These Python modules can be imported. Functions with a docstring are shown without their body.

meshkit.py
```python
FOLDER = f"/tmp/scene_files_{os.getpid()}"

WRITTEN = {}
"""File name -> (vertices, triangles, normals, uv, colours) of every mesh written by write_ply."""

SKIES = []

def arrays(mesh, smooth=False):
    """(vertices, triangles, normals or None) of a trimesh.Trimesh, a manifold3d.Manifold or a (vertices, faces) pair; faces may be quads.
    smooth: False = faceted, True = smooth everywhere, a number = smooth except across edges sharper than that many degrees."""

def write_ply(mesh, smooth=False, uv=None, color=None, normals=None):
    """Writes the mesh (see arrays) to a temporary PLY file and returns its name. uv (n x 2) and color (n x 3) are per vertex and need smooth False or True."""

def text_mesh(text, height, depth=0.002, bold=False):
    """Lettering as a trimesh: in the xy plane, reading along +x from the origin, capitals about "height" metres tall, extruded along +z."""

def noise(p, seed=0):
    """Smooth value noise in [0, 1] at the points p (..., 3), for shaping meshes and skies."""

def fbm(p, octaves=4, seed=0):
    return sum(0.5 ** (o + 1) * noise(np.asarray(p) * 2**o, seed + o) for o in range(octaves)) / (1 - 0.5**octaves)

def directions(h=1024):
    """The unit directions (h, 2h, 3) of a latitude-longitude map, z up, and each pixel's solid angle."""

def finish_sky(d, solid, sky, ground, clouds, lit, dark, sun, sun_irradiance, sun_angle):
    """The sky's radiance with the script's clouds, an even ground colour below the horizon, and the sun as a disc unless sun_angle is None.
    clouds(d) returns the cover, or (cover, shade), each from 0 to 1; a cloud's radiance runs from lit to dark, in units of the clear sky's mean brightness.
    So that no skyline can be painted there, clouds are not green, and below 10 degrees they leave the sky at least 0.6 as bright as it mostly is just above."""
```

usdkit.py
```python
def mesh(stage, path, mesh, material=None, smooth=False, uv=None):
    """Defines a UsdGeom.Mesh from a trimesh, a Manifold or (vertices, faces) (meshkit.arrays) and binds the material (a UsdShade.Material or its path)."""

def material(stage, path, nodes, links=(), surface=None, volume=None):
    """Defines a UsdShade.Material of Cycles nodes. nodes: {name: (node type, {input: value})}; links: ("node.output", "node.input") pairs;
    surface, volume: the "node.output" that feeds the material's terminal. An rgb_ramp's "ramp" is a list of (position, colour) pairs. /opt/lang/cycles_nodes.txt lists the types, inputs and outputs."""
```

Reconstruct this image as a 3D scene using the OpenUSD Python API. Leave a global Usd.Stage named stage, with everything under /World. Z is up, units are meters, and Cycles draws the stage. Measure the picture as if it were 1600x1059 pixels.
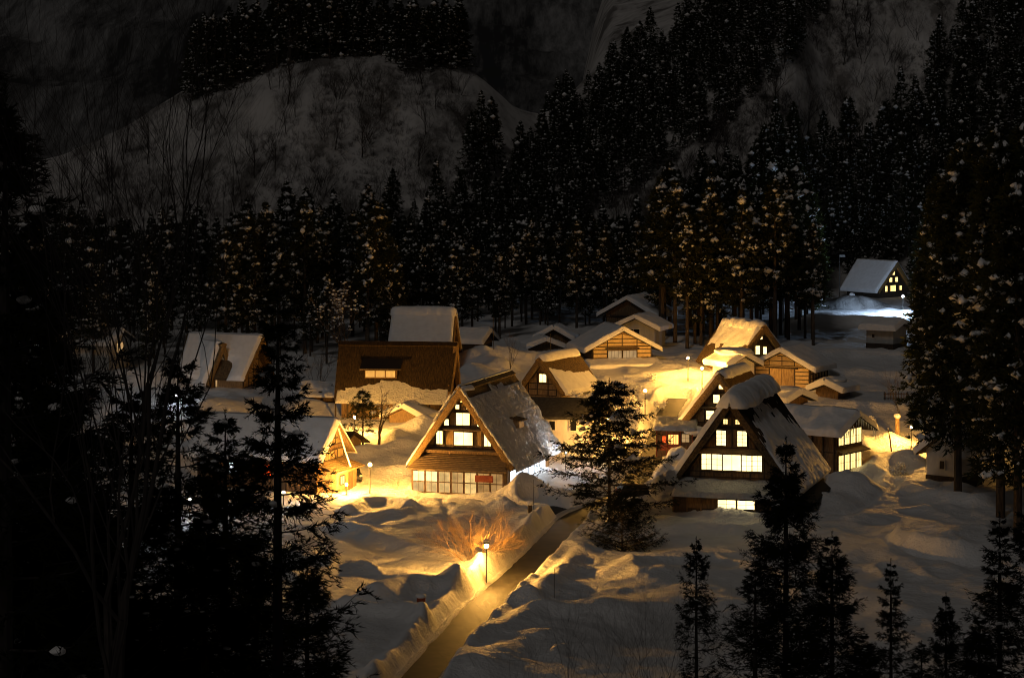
import math, random
import numpy as np
import trimesh, meshkit, usdkit
from pxr import Usd, UsdGeom, UsdLux, UsdShade, Gf, Sdf, Vt

stage = Usd.Stage.CreateInMemory()
stage.SetDefaultPrim(UsdGeom.Xform.Define(stage, '/World').GetPrim())
PI = math.pi

# ------------------------------------------------------------------ camera, sky, moon, exposure
F, CX, HY, CAMZ = 3600.0, 800.0, 240.0, 38.0          # focal length and horizon in pixels of the 1600 px wide photograph
cam = UsdGeom.Camera.Define(stage, '/World/camera')
cam.CreateHorizontalApertureAttr(36.0)
cam.CreateVerticalApertureAttr(36.0 * 677 / 1024)
cam.CreateFocalLengthAttr(36.0 * F / 1600)
cam.CreateVerticalApertureOffsetAttr(-(529.5 - HY) / 1600 * 36.0)
cam.CreateClippingRangeAttr(Gf.Vec2f(1.0, 20000.0))
cam.CreateFStopAttr(0.0)
cam.AddTranslateOp().Set(Gf.Vec3d(0, 0, CAMZ))
cam.AddRotateXOp().Set(90.0)
cam.CreateExposureAttr(0.0)
MOON_EL, MOON_AZ = math.radians(42), math.radians(205)   # moon direction: rotation = atan2(x, y)
sky_mat = usdkit.material(stage, '/World/Looks/sky', {
    'sky': ('sky_texture', {'sky_type': 'single_scattering', 'sun_disc': False, 'sun_elevation': MOON_EL, 'sun_rotation': MOON_AZ}),
    'grey': ('hsv', {'saturation': 0.0, 'value': 1.0}),
    'tint': ('mix_color', {'blend_type': 'multiply', 'fac': 1.0, 'b': (1.0, 0.90, 0.83)}),
    'bg': ('background_shader', {'strength': 0.0026})},
    [('sky.color', 'grey.color'), ('grey.color', 'tint.a'), ('tint.result', 'bg.color')], surface='bg.background')
dome = UsdLux.DomeLight.Define(stage, '/World/sky')
UsdShade.MaterialBindingAPI.Apply(dome.GetPrim()).Bind(sky_mat)
dome.GetPrim().SetCustomDataByKey('kind', 'structure')
moon = UsdLux.DistantLight.Define(stage, '/World/moon')
moon.CreateNormalizeAttr(True)
moon.CreateIntensityAttr(0.038)
moon.CreateAngleAttr(10.0)
moon.CreateColorAttr(Gf.Vec3f(1.0, 0.93, 0.87))
_d = Gf.Vec3d(math.sin(MOON_AZ) * math.cos(MOON_EL), math.cos(MOON_AZ) * math.cos(MOON_EL), math.sin(MOON_EL))
moon.AddOrientOp(UsdGeom.XformOp.PrecisionDouble).Set(Gf.Quatd(Gf.Rotation(Gf.Vec3d(0, 0, 1), _d).GetQuat()))

LAMP = 9000.0          # radiance of a street lamp's globe

# ------------------------------------------------------------------ helpers
used = {}
def numbered(parent, name):
    k = used.get((parent, name), 0)
    used[(parent, name)] = k + 1
    return name if k == 0 else f'{name}_{k:03d}'

def tag(p, label=None, cat=None, group=None, kind=None):
    p = p.GetPrim() if hasattr(p, 'GetPrim') else p
    for k, v in (('label', label), ('category', cat), ('group', group), ('kind', kind)):
        if v: p.SetCustomDataByKey(k, v)
    return p

def place(x, loc, rot=0.0, scale=None):
    x.AddTranslateOp().Set(Gf.Vec3d(*map(float, loc)))
    x.AddRotateZOp().Set(float(rot))
    if scale is not None: x.AddScaleOp().Set(Gf.Vec3f(*map(float, scale)))

def thing(name, label, cat, loc=(0, 0, 0), rot=0.0, group=None, scale=None, kind=None):
    x = UsdGeom.Xform.Define(stage, '/World/' + numbered('/World', name))
    place(x, loc, rot, scale)
    return tag(x, label, cat, group, kind)

def part(parent, name, mesh, mat, smooth=False, label=None):
    path = str(parent.GetPath()) if parent else '/World'
    if isinstance(mesh, MB): mesh = mesh.arr()
    m = usdkit.mesh(stage, path + '/' + numbered(path, name), mesh, mat, smooth)
    if label: tag(m, label)
    return m.GetPrim()

def copy(first, label, cat, loc, rot=0.0, group=None, scale=None):
    name = first.GetName()
    base = name[:-4] if name[-4:-3] == '_' and name[-3:].isdigit() else name
    x = UsdGeom.Xform.Define(stage, '/World/' + numbered('/World', base))
    place(x, loc, rot, scale if scale is not None else (1, 1, 1))
    x.GetPrim().GetReferences().AddInternalReference(first.GetPath())
    x.GetPrim().SetInstanceable(True)
    return tag(x, label, cat, group)

BOXF = np.array([[0,2,1],[1,2,3],[4,5,6],[5,7,6],[0,1,4],[1,5,4],[2,6,3],[3,6,7],[0,4,2],[2,4,6],[1,3,5],[3,7,5]])
class MB:
    def __init__(s): s.v, s.f, s.n = [], [], 0
    def add(s, v, f):
        v = np.asarray(v, float).reshape(-1, 3); f = np.asarray(f, int)
        if f.size and f.shape[1] == 4: f = np.vstack([f[:, [0, 1, 2]], f[:, [0, 2, 3]]])
        s.v.append(v); s.f.append(f + s.n); s.n += len(v); return s
    def box(s, x0, x1, y0, y1, z0, z1):
        return s.add([(x, y, z) for z in (z0, z1) for y in (y0, y1) for x in (x0, x1)], BOXF)
    def hexa(s, b, t):                       # bottom 4 and top 4 points, in order round
        v = list(b) + list(t)
        return s.add(v, [[0,3,2,1],[4,5,6,7],[0,1,5,4],[1,2,6,5],[2,3,7,6],[3,0,4,7]])
    def bar(s, a, b, w, h=None):
        a, b = np.asarray(a, float), np.asarray(b, float); h = h or w
        d = b - a; d /= np.linalg.norm(d)
        u = np.cross(d, (0, 0, 1.0) if abs(d[2]) < .95 else (0, 1.0, 0)); u /= np.linalg.norm(u); n = np.cross(u, d)
        q = lambda p: [p - u*w/2 - n*h/2, p + u*w/2 - n*h/2, p + u*w/2 + n*h/2, p - u*w/2 + n*h/2]
        return s.hexa(q(a), q(b))
    def prism(s, poly, y0, y1):              # poly in (x, z), convex, counter-clockwise seen from -y
        n = len(poly)
        v = [(x, y0, z) for x, z in poly] + [(x, y1, z) for x, z in poly]
        f = [[0, i, i + 1] for i in range(1, n - 1)] + [[n, n + i + 1, n + i] for i in range(1, n - 1)]
        for i in range(n):
            j = (i + 1) % n; f += [[i, n + j, j], [i, n + i, n + j]]
        return s.add(v, f)
    def tube(s, pts, rad, sides=6):
        p = np.asarray(pts, float); r = np.broadcast_to(np.asarray(rad, float), (len(p),))
        t = np.gradient(p, axis=0); t /= np.linalg.norm(t, axis=1, keepdims=True) + 1e-12
        a = np.cross(t, np.where(np.abs(t[:, 2:]) < .9, [0, 0, 1.0], [1.0, 0, 0])); a /= np.linalg.norm(a, axis=1, keepdims=True) + 1e-12
        b = np.cross(t, a); g = np.arange(sides) * 2 * PI / sides
        v = p[:, None] + r[:, None, None] * (np.cos(g)[None, :, None] * a[:, None] + np.sin(g)[None, :, None] * b[:, None])
        i, j = np.meshgrid(np.arange(len(p) - 1), np.arange(sides), indexing='ij')
        q = np.stack([i*sides + j, i*sides + (j+1) % sides, (i+1)*sides + (j+1) % sides, (i+1)*sides + j], -1).reshape(-1, 4)
        v = v.reshape(-1, 3)
        s.add(v, q)
        if sides > 4:
            for k0, pt in ((0, p[0]), (len(p) - 1, p[-1])):
                ring = np.arange(sides) + k0 * sides
                s.add(np.vstack([v[ring], pt]), [[(i + 1) % sides, i, sides] if k0 == 0 else [i, (i + 1) % sides, sides] for i in range(sides)])
        return s
    def arr(s): return np.vstack(s.v), np.vstack(s.f)

def blob(seed, size, sub=2, rough=.25):
    m = trimesh.creation.icosphere(subdivisions=sub)
    v = m.vertices.copy()
    v *= 1 + rough * (meshkit.fbm(v * 1.3 + seed * 7.3, 3, seed)[:, None] - .5) * 2
    return v * np.asarray(size), m.faces

def sstep(a, b, x):
    t = np.clip((np.asarray(x, float) - a) / (b - a), 0, 1); return t * t * (3 - 2 * t)

def n2(x, y, scale, octs=3, seed=0):         # noise -1..1
    p = np.stack([np.asarray(x, float) / scale + 517.3, np.asarray(y, float) / scale + 211.7, np.zeros_like(np.asarray(x, float)) + .5], -1)
    return meshkit.fbm(p, octs, seed) * 2 - 1

def grid_faces(nu, nv):
    i, j = np.meshgrid(np.arange(nu - 1), np.arange(nv - 1), indexing='ij')
    a = i * nv + j
    return np.stack([a, a + nv, a + nv + 1, a + 1], -1).reshape(-1, 4)

# ------------------------------------------------------------------ materials
L = '/World/Looks/'
def mat_snow(name, col, bumps, rough=.65):
    nodes = {'g': ('geometry', {}), 'p': ('principled_bsdf', {'roughness': rough, 'specular_ior_level': .3}),
             'r': ('rgb_ramp', {'ramp': [(.3, tuple(c * .86 for c in col)), (.7, col)]})}
    links = []
    prev = None
    for k, (sc, dist, det) in enumerate(bumps):
        nodes[f'n{k}'] = ('noise_texture', {'scale': sc, 'detail': det, 'roughness': .62})
        nodes[f'b{k}'] = ('bump', {'strength': 1.0, 'distance': dist})
        links += [('g.position', f'n{k}.vector'), (f'n{k}.fac', f'b{k}.height')]
        if prev: links.append((prev, f'b{k}.normal'))
        prev = f'b{k}.normal'
    links += [('n0.fac', 'r.fac'), ('r.color', 'p.base_color'), (prev, 'p.normal')]
    return usdkit.material(stage, L + name, nodes, links, surface='p.BSDF')

def mat_two(name, c0, c1, scale=(4, 4, 4), rough=.8, bump=.03, detail=5, spec=.3, lo=.35, hi=.68, random_value=False):
    nodes = {'t': ('texture_coordinate', {}), 'm': ('mapping', {'scale': scale}), 'n': ('noise_texture', {'scale': 1.0, 'detail': detail, 'roughness': .65}),
             'r': ('rgb_ramp', {'ramp': [(lo, c0), (hi, c1)]}), 'b': ('bump', {'strength': 1.0, 'distance': bump}),
             'p': ('principled_bsdf', {'roughness': rough, 'specular_ior_level': spec})}
    links = [('t.object', 'm.vector'), ('m.vector', 'n.vector'), ('n.fac', 'r.fac'), ('r.color', 'p.base_color'), ('n.fac', 'b.height'), ('b.normal', 'p.normal')]
    return usdkit.material(stage, L + name, nodes, links, surface='p.BSDF')

def mat_leaf(name, col, trans):
    return usdkit.material(stage, L + name, {
        'o': ('geometry', {}), 'r': ('rgb_ramp', {'ramp': [(0, tuple(c * .55 for c in col)), (1, tuple(c * 1.35 for c in col))]}),
        'd': ('diffuse_bsdf', {}), 't': ('translucent_bsdf', {'color': trans}), 'm': ('mix_closure', {'fac': .22})},
        [('o.random_per_island', 'r.fac'), ('r.color', 'd.color'), ('d.BSDF', 'm.closure1'), ('t.BSDF', 'm.closure2')], surface='m.closure')

def mat_emit(name, col, strength, vary=None):
    if vary is None:
        return usdkit.material(stage, L + name, {'e': ('emission', {'color': col, 'strength': strength})}, [], surface='e.emission')
    return usdkit.material(stage, L + name, {
        't': ('texture_coordinate', {}), 'n': ('noise_texture', {'scale': vary, 'detail': 3}),
        'r': ('rgb_ramp', {'ramp': [(.3, tuple(c * .55 for c in col)), (.65, col)]}), 'e': ('emission', {'strength': strength})},
        [('t.object', 'n.vector'), ('n.fac', 'r.fac'), ('r.color', 'e.color')], surface='e.emission')

M = {}
M['snow_ground'] = mat_snow('snow_ground', (.84, .83, .82), [(.55, .32, 5), (2.6, .16, 6), (11, .035, 4)])
M['snow'] = mat_snow('snow', (.85, .84, .83), [(1.4, .09, 5), (9, .02, 4)])
M['snow_rough'] = mat_snow('snow_rough', (.80, .79, .78), [(1.5, .5, 6), (6, .16, 5)])
M['thatch'] = mat_two('thatch', (.045, .032, .02), (.17, .115, .06), (5, 5, 5), .95, .08, 6, .1)
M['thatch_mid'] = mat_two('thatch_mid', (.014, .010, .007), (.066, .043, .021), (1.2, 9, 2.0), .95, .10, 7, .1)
M['thatch_cut'] = mat_two('thatch_cut', (.11, .065, .026), (.34, .22, .09), (8, 8, 8), .95, .06, 6, .1)
M['thatch_dark'] = mat_two('thatch_dark', (.012, .011, .010), (.05, .042, .034), (4, 4, 4), .95, .1, 6, .1)
M['wood'] = mat_two('wood', (.075, .045, .022), (.22, .135, .065), (9, 9, 1.2), .75, .012)
M['wood_dark'] = mat_two('wood_dark', (.022, .015, .010), (.075, .05, .03), (9, 9, 1.2), .75, .012)
M['board'] = mat_two('board', (.16, .10, .05), (.36, .25, .13), (7, 7, 1.5), .75, .012)
M['shrub_bark'] = mat_two('shrub_bark', (.12, .07, .03), (.27, .165, .07), (6, 6, 2), .85, .01)
M['reed'] = mat_two('reed', (.14, .085, .035), (.36, .24, .10), (14, 14, 2), .85, .02)
M['panel_light'] = mat_two('panel_light', (.42, .30, .15), (.58, .44, .25), (2, 2, 2), .8, .004)
M['plaster'] = mat_two('plaster', (.52, .50, .46), (.70, .68, .64), (1.2, 1.2, .5), .85, .006)
M['plaster_grey'] = mat_two('plaster_grey', (.30, .29, .27), (.42, .40, .37), (1.2, 1.2, .5), .85, .006)
M['roof_tile'] = mat_two('roof_tile', (.02, .02, .021), (.05, .048, .047), (3, 3, 3), .6, .03)
M['shingle'] = mat_two('shingle', (.09, .06, .035), (.22, .15, .08), (2, 10, 2), .7, .02)
M['asphalt'] = mat_two('asphalt', (.024, .022, .019), (.062, .055, .045), (.5, .5, .5), .70, .03, 9, .3)
M['leaf'] = mat_leaf('leaf', (.060, .066, .030), (.06, .07, .02))
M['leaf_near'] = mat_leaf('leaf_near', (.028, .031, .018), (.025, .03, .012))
M['leaf_fir'] = mat_leaf('leaf_fir', (.026, .028, .016), (.024, .028, .01))
M['bark'] = mat_two('bark', (.035, .027, .02), (.105, .078, .055), (6, 6, 1), .9, .03)
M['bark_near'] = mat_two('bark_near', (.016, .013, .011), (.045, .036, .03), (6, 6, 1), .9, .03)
M['metal'] = mat_two('metal', (.05, .045, .04), (.09, .08, .07), (3, 3, 3), .5, .002, spec=.5)
M['iron_red'] = mat_two('iron_red', (.22, .05, .02), (.34, .08, .035), (3, 3, 3), .6, .004)
M['car_paint'] = usdkit.material(stage, L + 'car_paint', {'p': ('principled_bsdf', {'base_color': (.02, .02, .023), 'roughness': .3, 'metallic': .2, 'coat_weight': .6})}, [], surface='p.BSDF')
M['rubber'] = usdkit.material(stage, L + 'rubber', {'p': ('principled_bsdf', {'base_color': (.012, .012, .012), 'roughness': .8})}, [], surface='p.BSDF')
M['glass_dark'] = usdkit.material(stage, L + 'glass_dark', {'p': ('principled_bsdf', {'base_color': (.012, .013, .015), 'roughness': .12})}, [], surface='p.BSDF')
M['ice'] = usdkit.material(stage, L + 'ice', {'p': ('principled_bsdf', {'base_color': (.8, .82, .84), 'roughness': .2, 'transmission_weight': .4, 'ior': 1.31})}, [], surface='p.BSDF')
WARM = (1.0, .475, .085)
M['globe'] = mat_emit('globe', WARM, LAMP)
M['globe_far'] = mat_emit('globe_far', WARM, LAMP * .72)
M['globe_low'] = mat_emit('globe_low', WARM, LAMP * .26)
M['globe_cool'] = mat_emit('globe_cool', (.50, .70, 1.0), LAMP * .95)
M['globe_white'] = mat_emit('globe_white', (.85, .92, 1.0), LAMP * .10)
M['lit'] = mat_emit('lit', (1.0, .74, .28), 3.6, .7)
M['lit_soft'] = mat_emit('lit_soft', (1.0, .70, .24), 2.3, .6)
M['lit_shoji'] = mat_emit('lit_shoji', (1.0, .78, .36), 2.7, .5)
M['lit_amber'] = mat_emit('lit_amber', (1.0, .52, .12), 2.0)
M['lit_dim'] = mat_emit('lit_dim', (1.0, .60, .25), .55, .8)
M['lit_cool'] = mat_emit('lit_cool', (.80, .90, 1.0), 3.2)
M['lit_blue'] = mat_emit('lit_blue', (.45, .72, 1.0), .9)
M['lit_red'] = mat_emit('lit_red', (1.0, .12, .02), 1.6, 2.0)

# ------------------------------------------------------------------ the lie of the land
_by = np.arange(-80, 1000.0)
_bz = np.interp(_by, [-80, 0, 150, 165, 262, 345, 420, 520, 1000], [49, 34, 2.0, 0, 0, 7, 8.5, 9.5, 11])
_k = np.exp(-np.linspace(-2.5, 2.5, 25) ** 2); _k /= _k.sum()
_bz = np.convolve(np.pad(_bz, 12, 'edge'), _k, 'valid')
def base(y): return np.interp(y, _by, _bz)

_cp = np.array([-600, -300, -100, 0, 100, 200, 300, 400, 500, 600, 700, 750, 800, 850, 900, 950, 1000, 1100, 1200, 1300, 1600, 2200.])
_cy = np.array([300, 310, 300, 285, 255, 205, 150, 112, 92, 86, 95, 120, 165, 185, 150, 112, 75, 20, -30, -60, -120, -150.])
_cd = np.array([520, 520, 525, 530, 540, 550, 560, 565, 565, 565, 565, 565, 570, 580, 600, 620, 635, 645, 650, 650, 640, 640.])
def crest(px):
    yc, dc = np.interp(px, _cp, _cy), np.interp(px, _cp, _cd)
    return dc, CAMZ + (HY - yc) * dc / F
def land(x, y):                               # bare land without snow features
    x, y = np.asarray(x, float), np.asarray(y, float)
    b = base(y)
    px = CX + F * x / np.maximum(y, 1.0)
    dc, zc = crest(px)
    foot = 425 + 75 * sstep(1220, 1300, px)
    t = np.clip((y - foot) / (dc - foot), 0, 3)
    u = np.minimum(t, 1)
    s = .45 * u + .55 * u * u * (3 - 2 * u)
    right = sstep(860, 960, px)
    after = np.where(t > 1, right * (t - 1) * 26 - (1 - right) * 30 * sstep(0, 1.2, t - 1), 0)
    up = np.where(y > foot, (zc - 8.5) * s + after + (n2(x, y, 45, 4, 5) * 5 - np.abs(n2(x + .3 * y, y * .35, 34, 3, 17)) * 7) * sstep(.1, .4, t) * np.where(t > .85, .6, 1), 0)
    return b + up

def at(px, py, z):                            # the point of the photograph's pixel at height z
    D = (CAMZ - z) * F / (py - HY)
    return np.array([(px - CX) * D / F, D, z])
def on(px, py, dz=0.0):                       # ... on the village ground
    D = 250.0
    for _ in range(60):
        D = .5 * D + .5 * (CAMZ - float(base(D)) - dz) * F / (py - HY)
    return np.array([(px - CX) * D / F, D, float(base(D)) + dz])
def by(px, D, z=None):
    x = (px - CX) * D / F
    return np.array([x, D, float(land(x, D)) if z is None else z])

DEPTH = .95
main_road = [on(px, py, -DEPTH) for px, py in ((618, 1100), (656, 1059), (716, 990), (751, 950), (809, 899), (850, 860), (876, 830), (898, 808), (940, 789), (985, 762), (1012, 725), (1030, 685), (1043, 648), (1060, 622))]
forecourt = [on(px, py, -DEPTH) for px, py in ((898, 808), (868, 799), (838, 792))]
def dense(pts, step=.6):
    p = np.array(pts); d = np.r_[0, np.cumsum(np.linalg.norm(np.diff(p[:, :2], axis=0), axis=1))]
    t = np.linspace(0, d[-1], int(d[-1] / step) + 2)
    q = np.stack([np.interp(t, d, p[:, k]) for k in range(3)], 1)
    k = np.exp(-np.linspace(-2, 2, 15) ** 2); k /= k.sum()
    for c in range(3): q[:, c] = np.convolve(np.pad(q[:, c], 7, 'edge'), k, 'valid')
    return q
road_l, court_l = dense(main_road), dense(forecourt)
def dist_line(x, y, pts):
    d = np.full(np.shape(x), 1e9)
    for a, b in zip(pts[:-1], pts[1:]):
        ab = b[:2] - a[:2]; n = ab @ ab
        t = np.clip(((x - a[0]) * ab[0] + (y - a[1]) * ab[1]) / max(n, 1e-9), 0, 1)
        d = np.minimum(d, np.hypot(x - a[0] - t * ab[0], y - a[1] - t * ab[1]))
    return d

RIDGES = [  # pixels of the photograph, width and height in metres
    ([(545, 800), (566, 789), (606, 785), (640, 791)], 1.1, .9), ([(556, 812), (600, 806), (640, 803)], .9, .35),
    ([(540, 826), (600, 846), (650, 862), (700, 868)], 1.6, .9), ([(520, 880), (590, 892), (640, 898)], 1.6, .35),
    ([(585, 940), (640, 925), (690, 922), (715, 915)], 1.7, 1.5),
    ([(540, 950), (585, 958), (640, 962), (672, 978), (668, 1002), (640, 1025), (600, 1060)], 1.1, 1.2),
    ([(730, 905), (775, 870), (810, 842), (838, 815)], 1.0, .7),
    ([(905, 860), (930, 835), (950, 822)], 1.6, .9), ([(830, 940), (850, 925), (872, 905), (905, 868)], 1.2, .75),
    ([(730, 1010), (790, 985), (840, 962)], 1.6, .8), ([(740, 1050), (800, 1010), (880, 985)], 2.2, .7),
    ([(950, 900), (1010, 880), (1090, 876)], 1.8, .8), ([(960, 960), (1060, 940), (1160, 950)], 3.0, .6),
    ([(1010, 832), (1080, 822), (1150, 826)], 1.2, .5), ([(1340, 815), (1400, 800), (1480, 796)], 1.5, .5),
    ([(1280, 900), (1330, 930), (1420, 960)], 2.0, .7), ([(1420, 770), (1450, 782), (1520, 790), (1600, 780)], 1.6, 1.2),
    ([(1345, 690), (1370, 730), (1350, 742)], 1.2, .8), ([(1260, 640), (1330, 636), (1410, 640)], 1.0, .8),
    ([(1270, 590), (1340, 588), (1410, 592)], 2.0, 1.0), ([(1265, 560), (1330, 556), (1400, 560)], 2.5, 1.2),
    ([(1270, 508), (1330, 506), (1400, 508)], 3.0, 1.4), ([(430, 605), (480, 612), (540, 618)], 1.8, 1.0),
    ([(700, 610), (740, 590), (780, 578)], 2.4, 1.2), ([(880, 612), (950, 600), (1020, 602)], 2.0, .8),
    ([(900, 640), (960, 632), (1000, 640)], 1.6, .9), ([(1040, 588), (1075, 584), (1110, 590)], 2.0, .5),
    ([(545, 786), (600, 774), (650, 772), (720, 776), (790, 786), (836, 796)], .9, -.5), ([(760, 890), (730, 860), (700, 800), (690, 778)], .35, -.3), ([(1200, 830), (1260, 812), (1330, 800), (1400, 770), (1395, 735)], .4, -.3), ([(560, 880), (620, 872), (700, 888), (750, 893)], .45, -.25), ([(1050, 735), (1085, 770), (1060, 800)], .6, -.35),
    ([(640, 700), (600, 705), (560, 712)], 1.4, .9), ([(560, 742), (590, 735), (630, 742)], 1.5, 1.0)]
MOUNDS = [(820, 776, 2.6, 2.3), (848, 782, 2.0, 1.2), (790, 790, 1.6, .8), (1325, 775, 4.6, 2.6), (1290, 790, 3.2, 1.3), (1130, 806, 2.8, .6),
    (755, 598, 4.0, 1.8), (790, 565, 5, 2.2), (740, 570, 4.5, 1.9), (660, 668, 2.6, 1.4), (620, 690, 2.2, 1.2), (1390, 690, 2.6, 1.2), (1420, 720, 2.0, 1.3),
    (1085, 735, 2.0, 1.8), (1062, 715, 1.8, 1.2), (930, 960, 4.5, .7), (1040, 905, 5.0, .8), (1500, 770, 3.2, 1.3), (1445, 765, 2.4, 1.0), (820, 940, 1.4, .9),
    (700, 650, 2.6, 1.6), (560, 640, 3.0, 1.0), (480, 640, 4, 1.2), (1000, 660, 2.4, 1.4), (985, 800, 1.8, .8), (1010, 790, 2, 1.0), (870, 560, 5, 1.4), (1330, 480, 6, 2.2), (1290, 500, 5, 1.5),
    (250, 600, 6, 2.0), (180, 610, 6, 2.2), (330, 640, 5, 1.5)]
_R = [(np.array([on(*p)[:2] for p in pts]), w, h) for pts, w, h in RIDGES]
_MO = [(on(a, b), r, h) for a, b, r, h in MOUNDS]
_disc = on(1478, 850)
RUB = [(on(a, b), r) for a, b, r in ((1130, 806, 3.2), (1085, 800, 2.0), (820, 776, 2.6), (800, 792, 2.2), (1062, 715, 2.4), (950, 630, 4.5), (905, 640, 3.5), (1000, 640, 4.0), (660, 690, 2.5), (700, 790, 2.0), (1395, 700, 2.0))]
def ground(x, y):
    x, y = np.asarray(x, float), np.asarray(y, float)
    z = land(x, y)
    near = sstep(150, 166, y) * sstep(520, 430, y)
    add = n2(x, y, 9, 3, 1) * .55 + n2(x, y, 2.6, 3, 2) * .16
    dr_ = 1 - np.abs(n2(x * .9 + y * .25, y * .55 - x * .2, 5.5, 2, 41))          # wind-cut drifts with creased edges
    add = add + (dr_ ** 3 - .35) * .75 * sstep(-.35, .3, n2(x, y, 17, 2, 42))
    na, nb_ = n2(x, y, 2.2, 2, 7), n2(x, y, 1.8, 3, 9)
    add = add + n2(x, y, .8, 2, 12) * .05 * (1 + 1.2 * sstep(0, .5, n2(x, y, 14, 2, 13) - .25 * sstep(0, 14, x)))
    for pts, w, h in _R:
        d = dist_line(x, y, pts) * (1 + .25 * na)
        add = add + h * np.exp(-(d / w) ** 2)
    for c, r, h in _MO:
        d = np.hypot(x - c[0], y - c[1]) / r
        add = add + h * np.exp(-d ** 2 * 1.4) * (1 + .28 * nb_)
    dd = np.hypot((x - _disc[0]) / 5.2, (y - _disc[1]) / 8.5) * (1 + .06 * n2(x, y, 5, 2, 11))
    add = add + (1.35 * sstep(1.10, .88, dd) - .30 * np.exp(-((dd - 1.13) / .06) ** 2)) * sstep(-1.15, -.1, -(y - _disc[1]) / 8.5)
    dr = np.minimum(dist_line(x, y, road_l[::4]), dist_line(x, y, court_l[::3]) - .3)
    rr = dr + .16 * n2(x, y, 3.2, 2, 3)
    bank = np.exp(-((dr - 2.7) / .75) ** 2) * (.38 + .35 * n2(x * .7 + y * .71, y * .7 - x * .71, 2.4, 2, 4) * .7)
    cut = sstep(1.62, 2.75, rr)
    lump = np.exp(-((dr - 1.95) / .35) ** 2) * (.06 + .1 * n2(x * .7 - y * .71, y * .7 + x * .71, 1.6, 2, 6))
    rub = np.exp(-((dr - 3.0) / 1.3) ** 2) * .32 * sstep(-.1, .5, n2(x, y, 6, 2, 15))
    for c, r in RUB: rub = np.maximum(rub, np.exp(-(np.hypot(x - c[0], y - c[1]) / r) ** 2))
    k_ = n2(x * .83 + y * .56, y * .83 - x * .56, .8, 3, 16)
    add = add + rub * np.where(k_ > 0, k_, k_ * .3) * .75
    return z + near * (cut * (add + bank) + lump - (1 - cut) * (DEPTH + .03))
def gz(x, y): return float(ground(np.array([x]), np.array([y]))[0])

def sheet(name, us, ys, fn, mat, label=None, cat=None):
    U, Y = np.meshgrid(us, ys, indexing='ij')
    X = U * Y
    v = np.stack([X, Y, fn(X, Y)], -1).reshape(-1, 3)
    m = part(None, name, (v, grid_faces(len(us), len(ys))), mat, True)
    return tag(m, kind='structure', label=label)
rows = [157.0]
while rows[-1] < 432: rows.append(rows[-1] + (.30 if rows[-1] < 270 else .55))
rows[-1] = 432.0
sheet('ground', np.arange(-.30, .3001, .00115), np.array(rows), ground, M['snow_ground'])
U, Y = np.meshgrid(np.linspace(-75, 75, 120), np.linspace(-25, 157, 150), indexing='ij')
v = np.stack([U, Y, np.where(Y > 156.9, ground(U, np.maximum(Y, 1)), base(Y) + n2(U, Y, 7, 3, 1) * .4)], -1).reshape(-1, 3)
tag(part(None, 'foreground_slope', (v, grid_faces(120, 150)), M['snow'], True), kind='structure')

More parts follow.
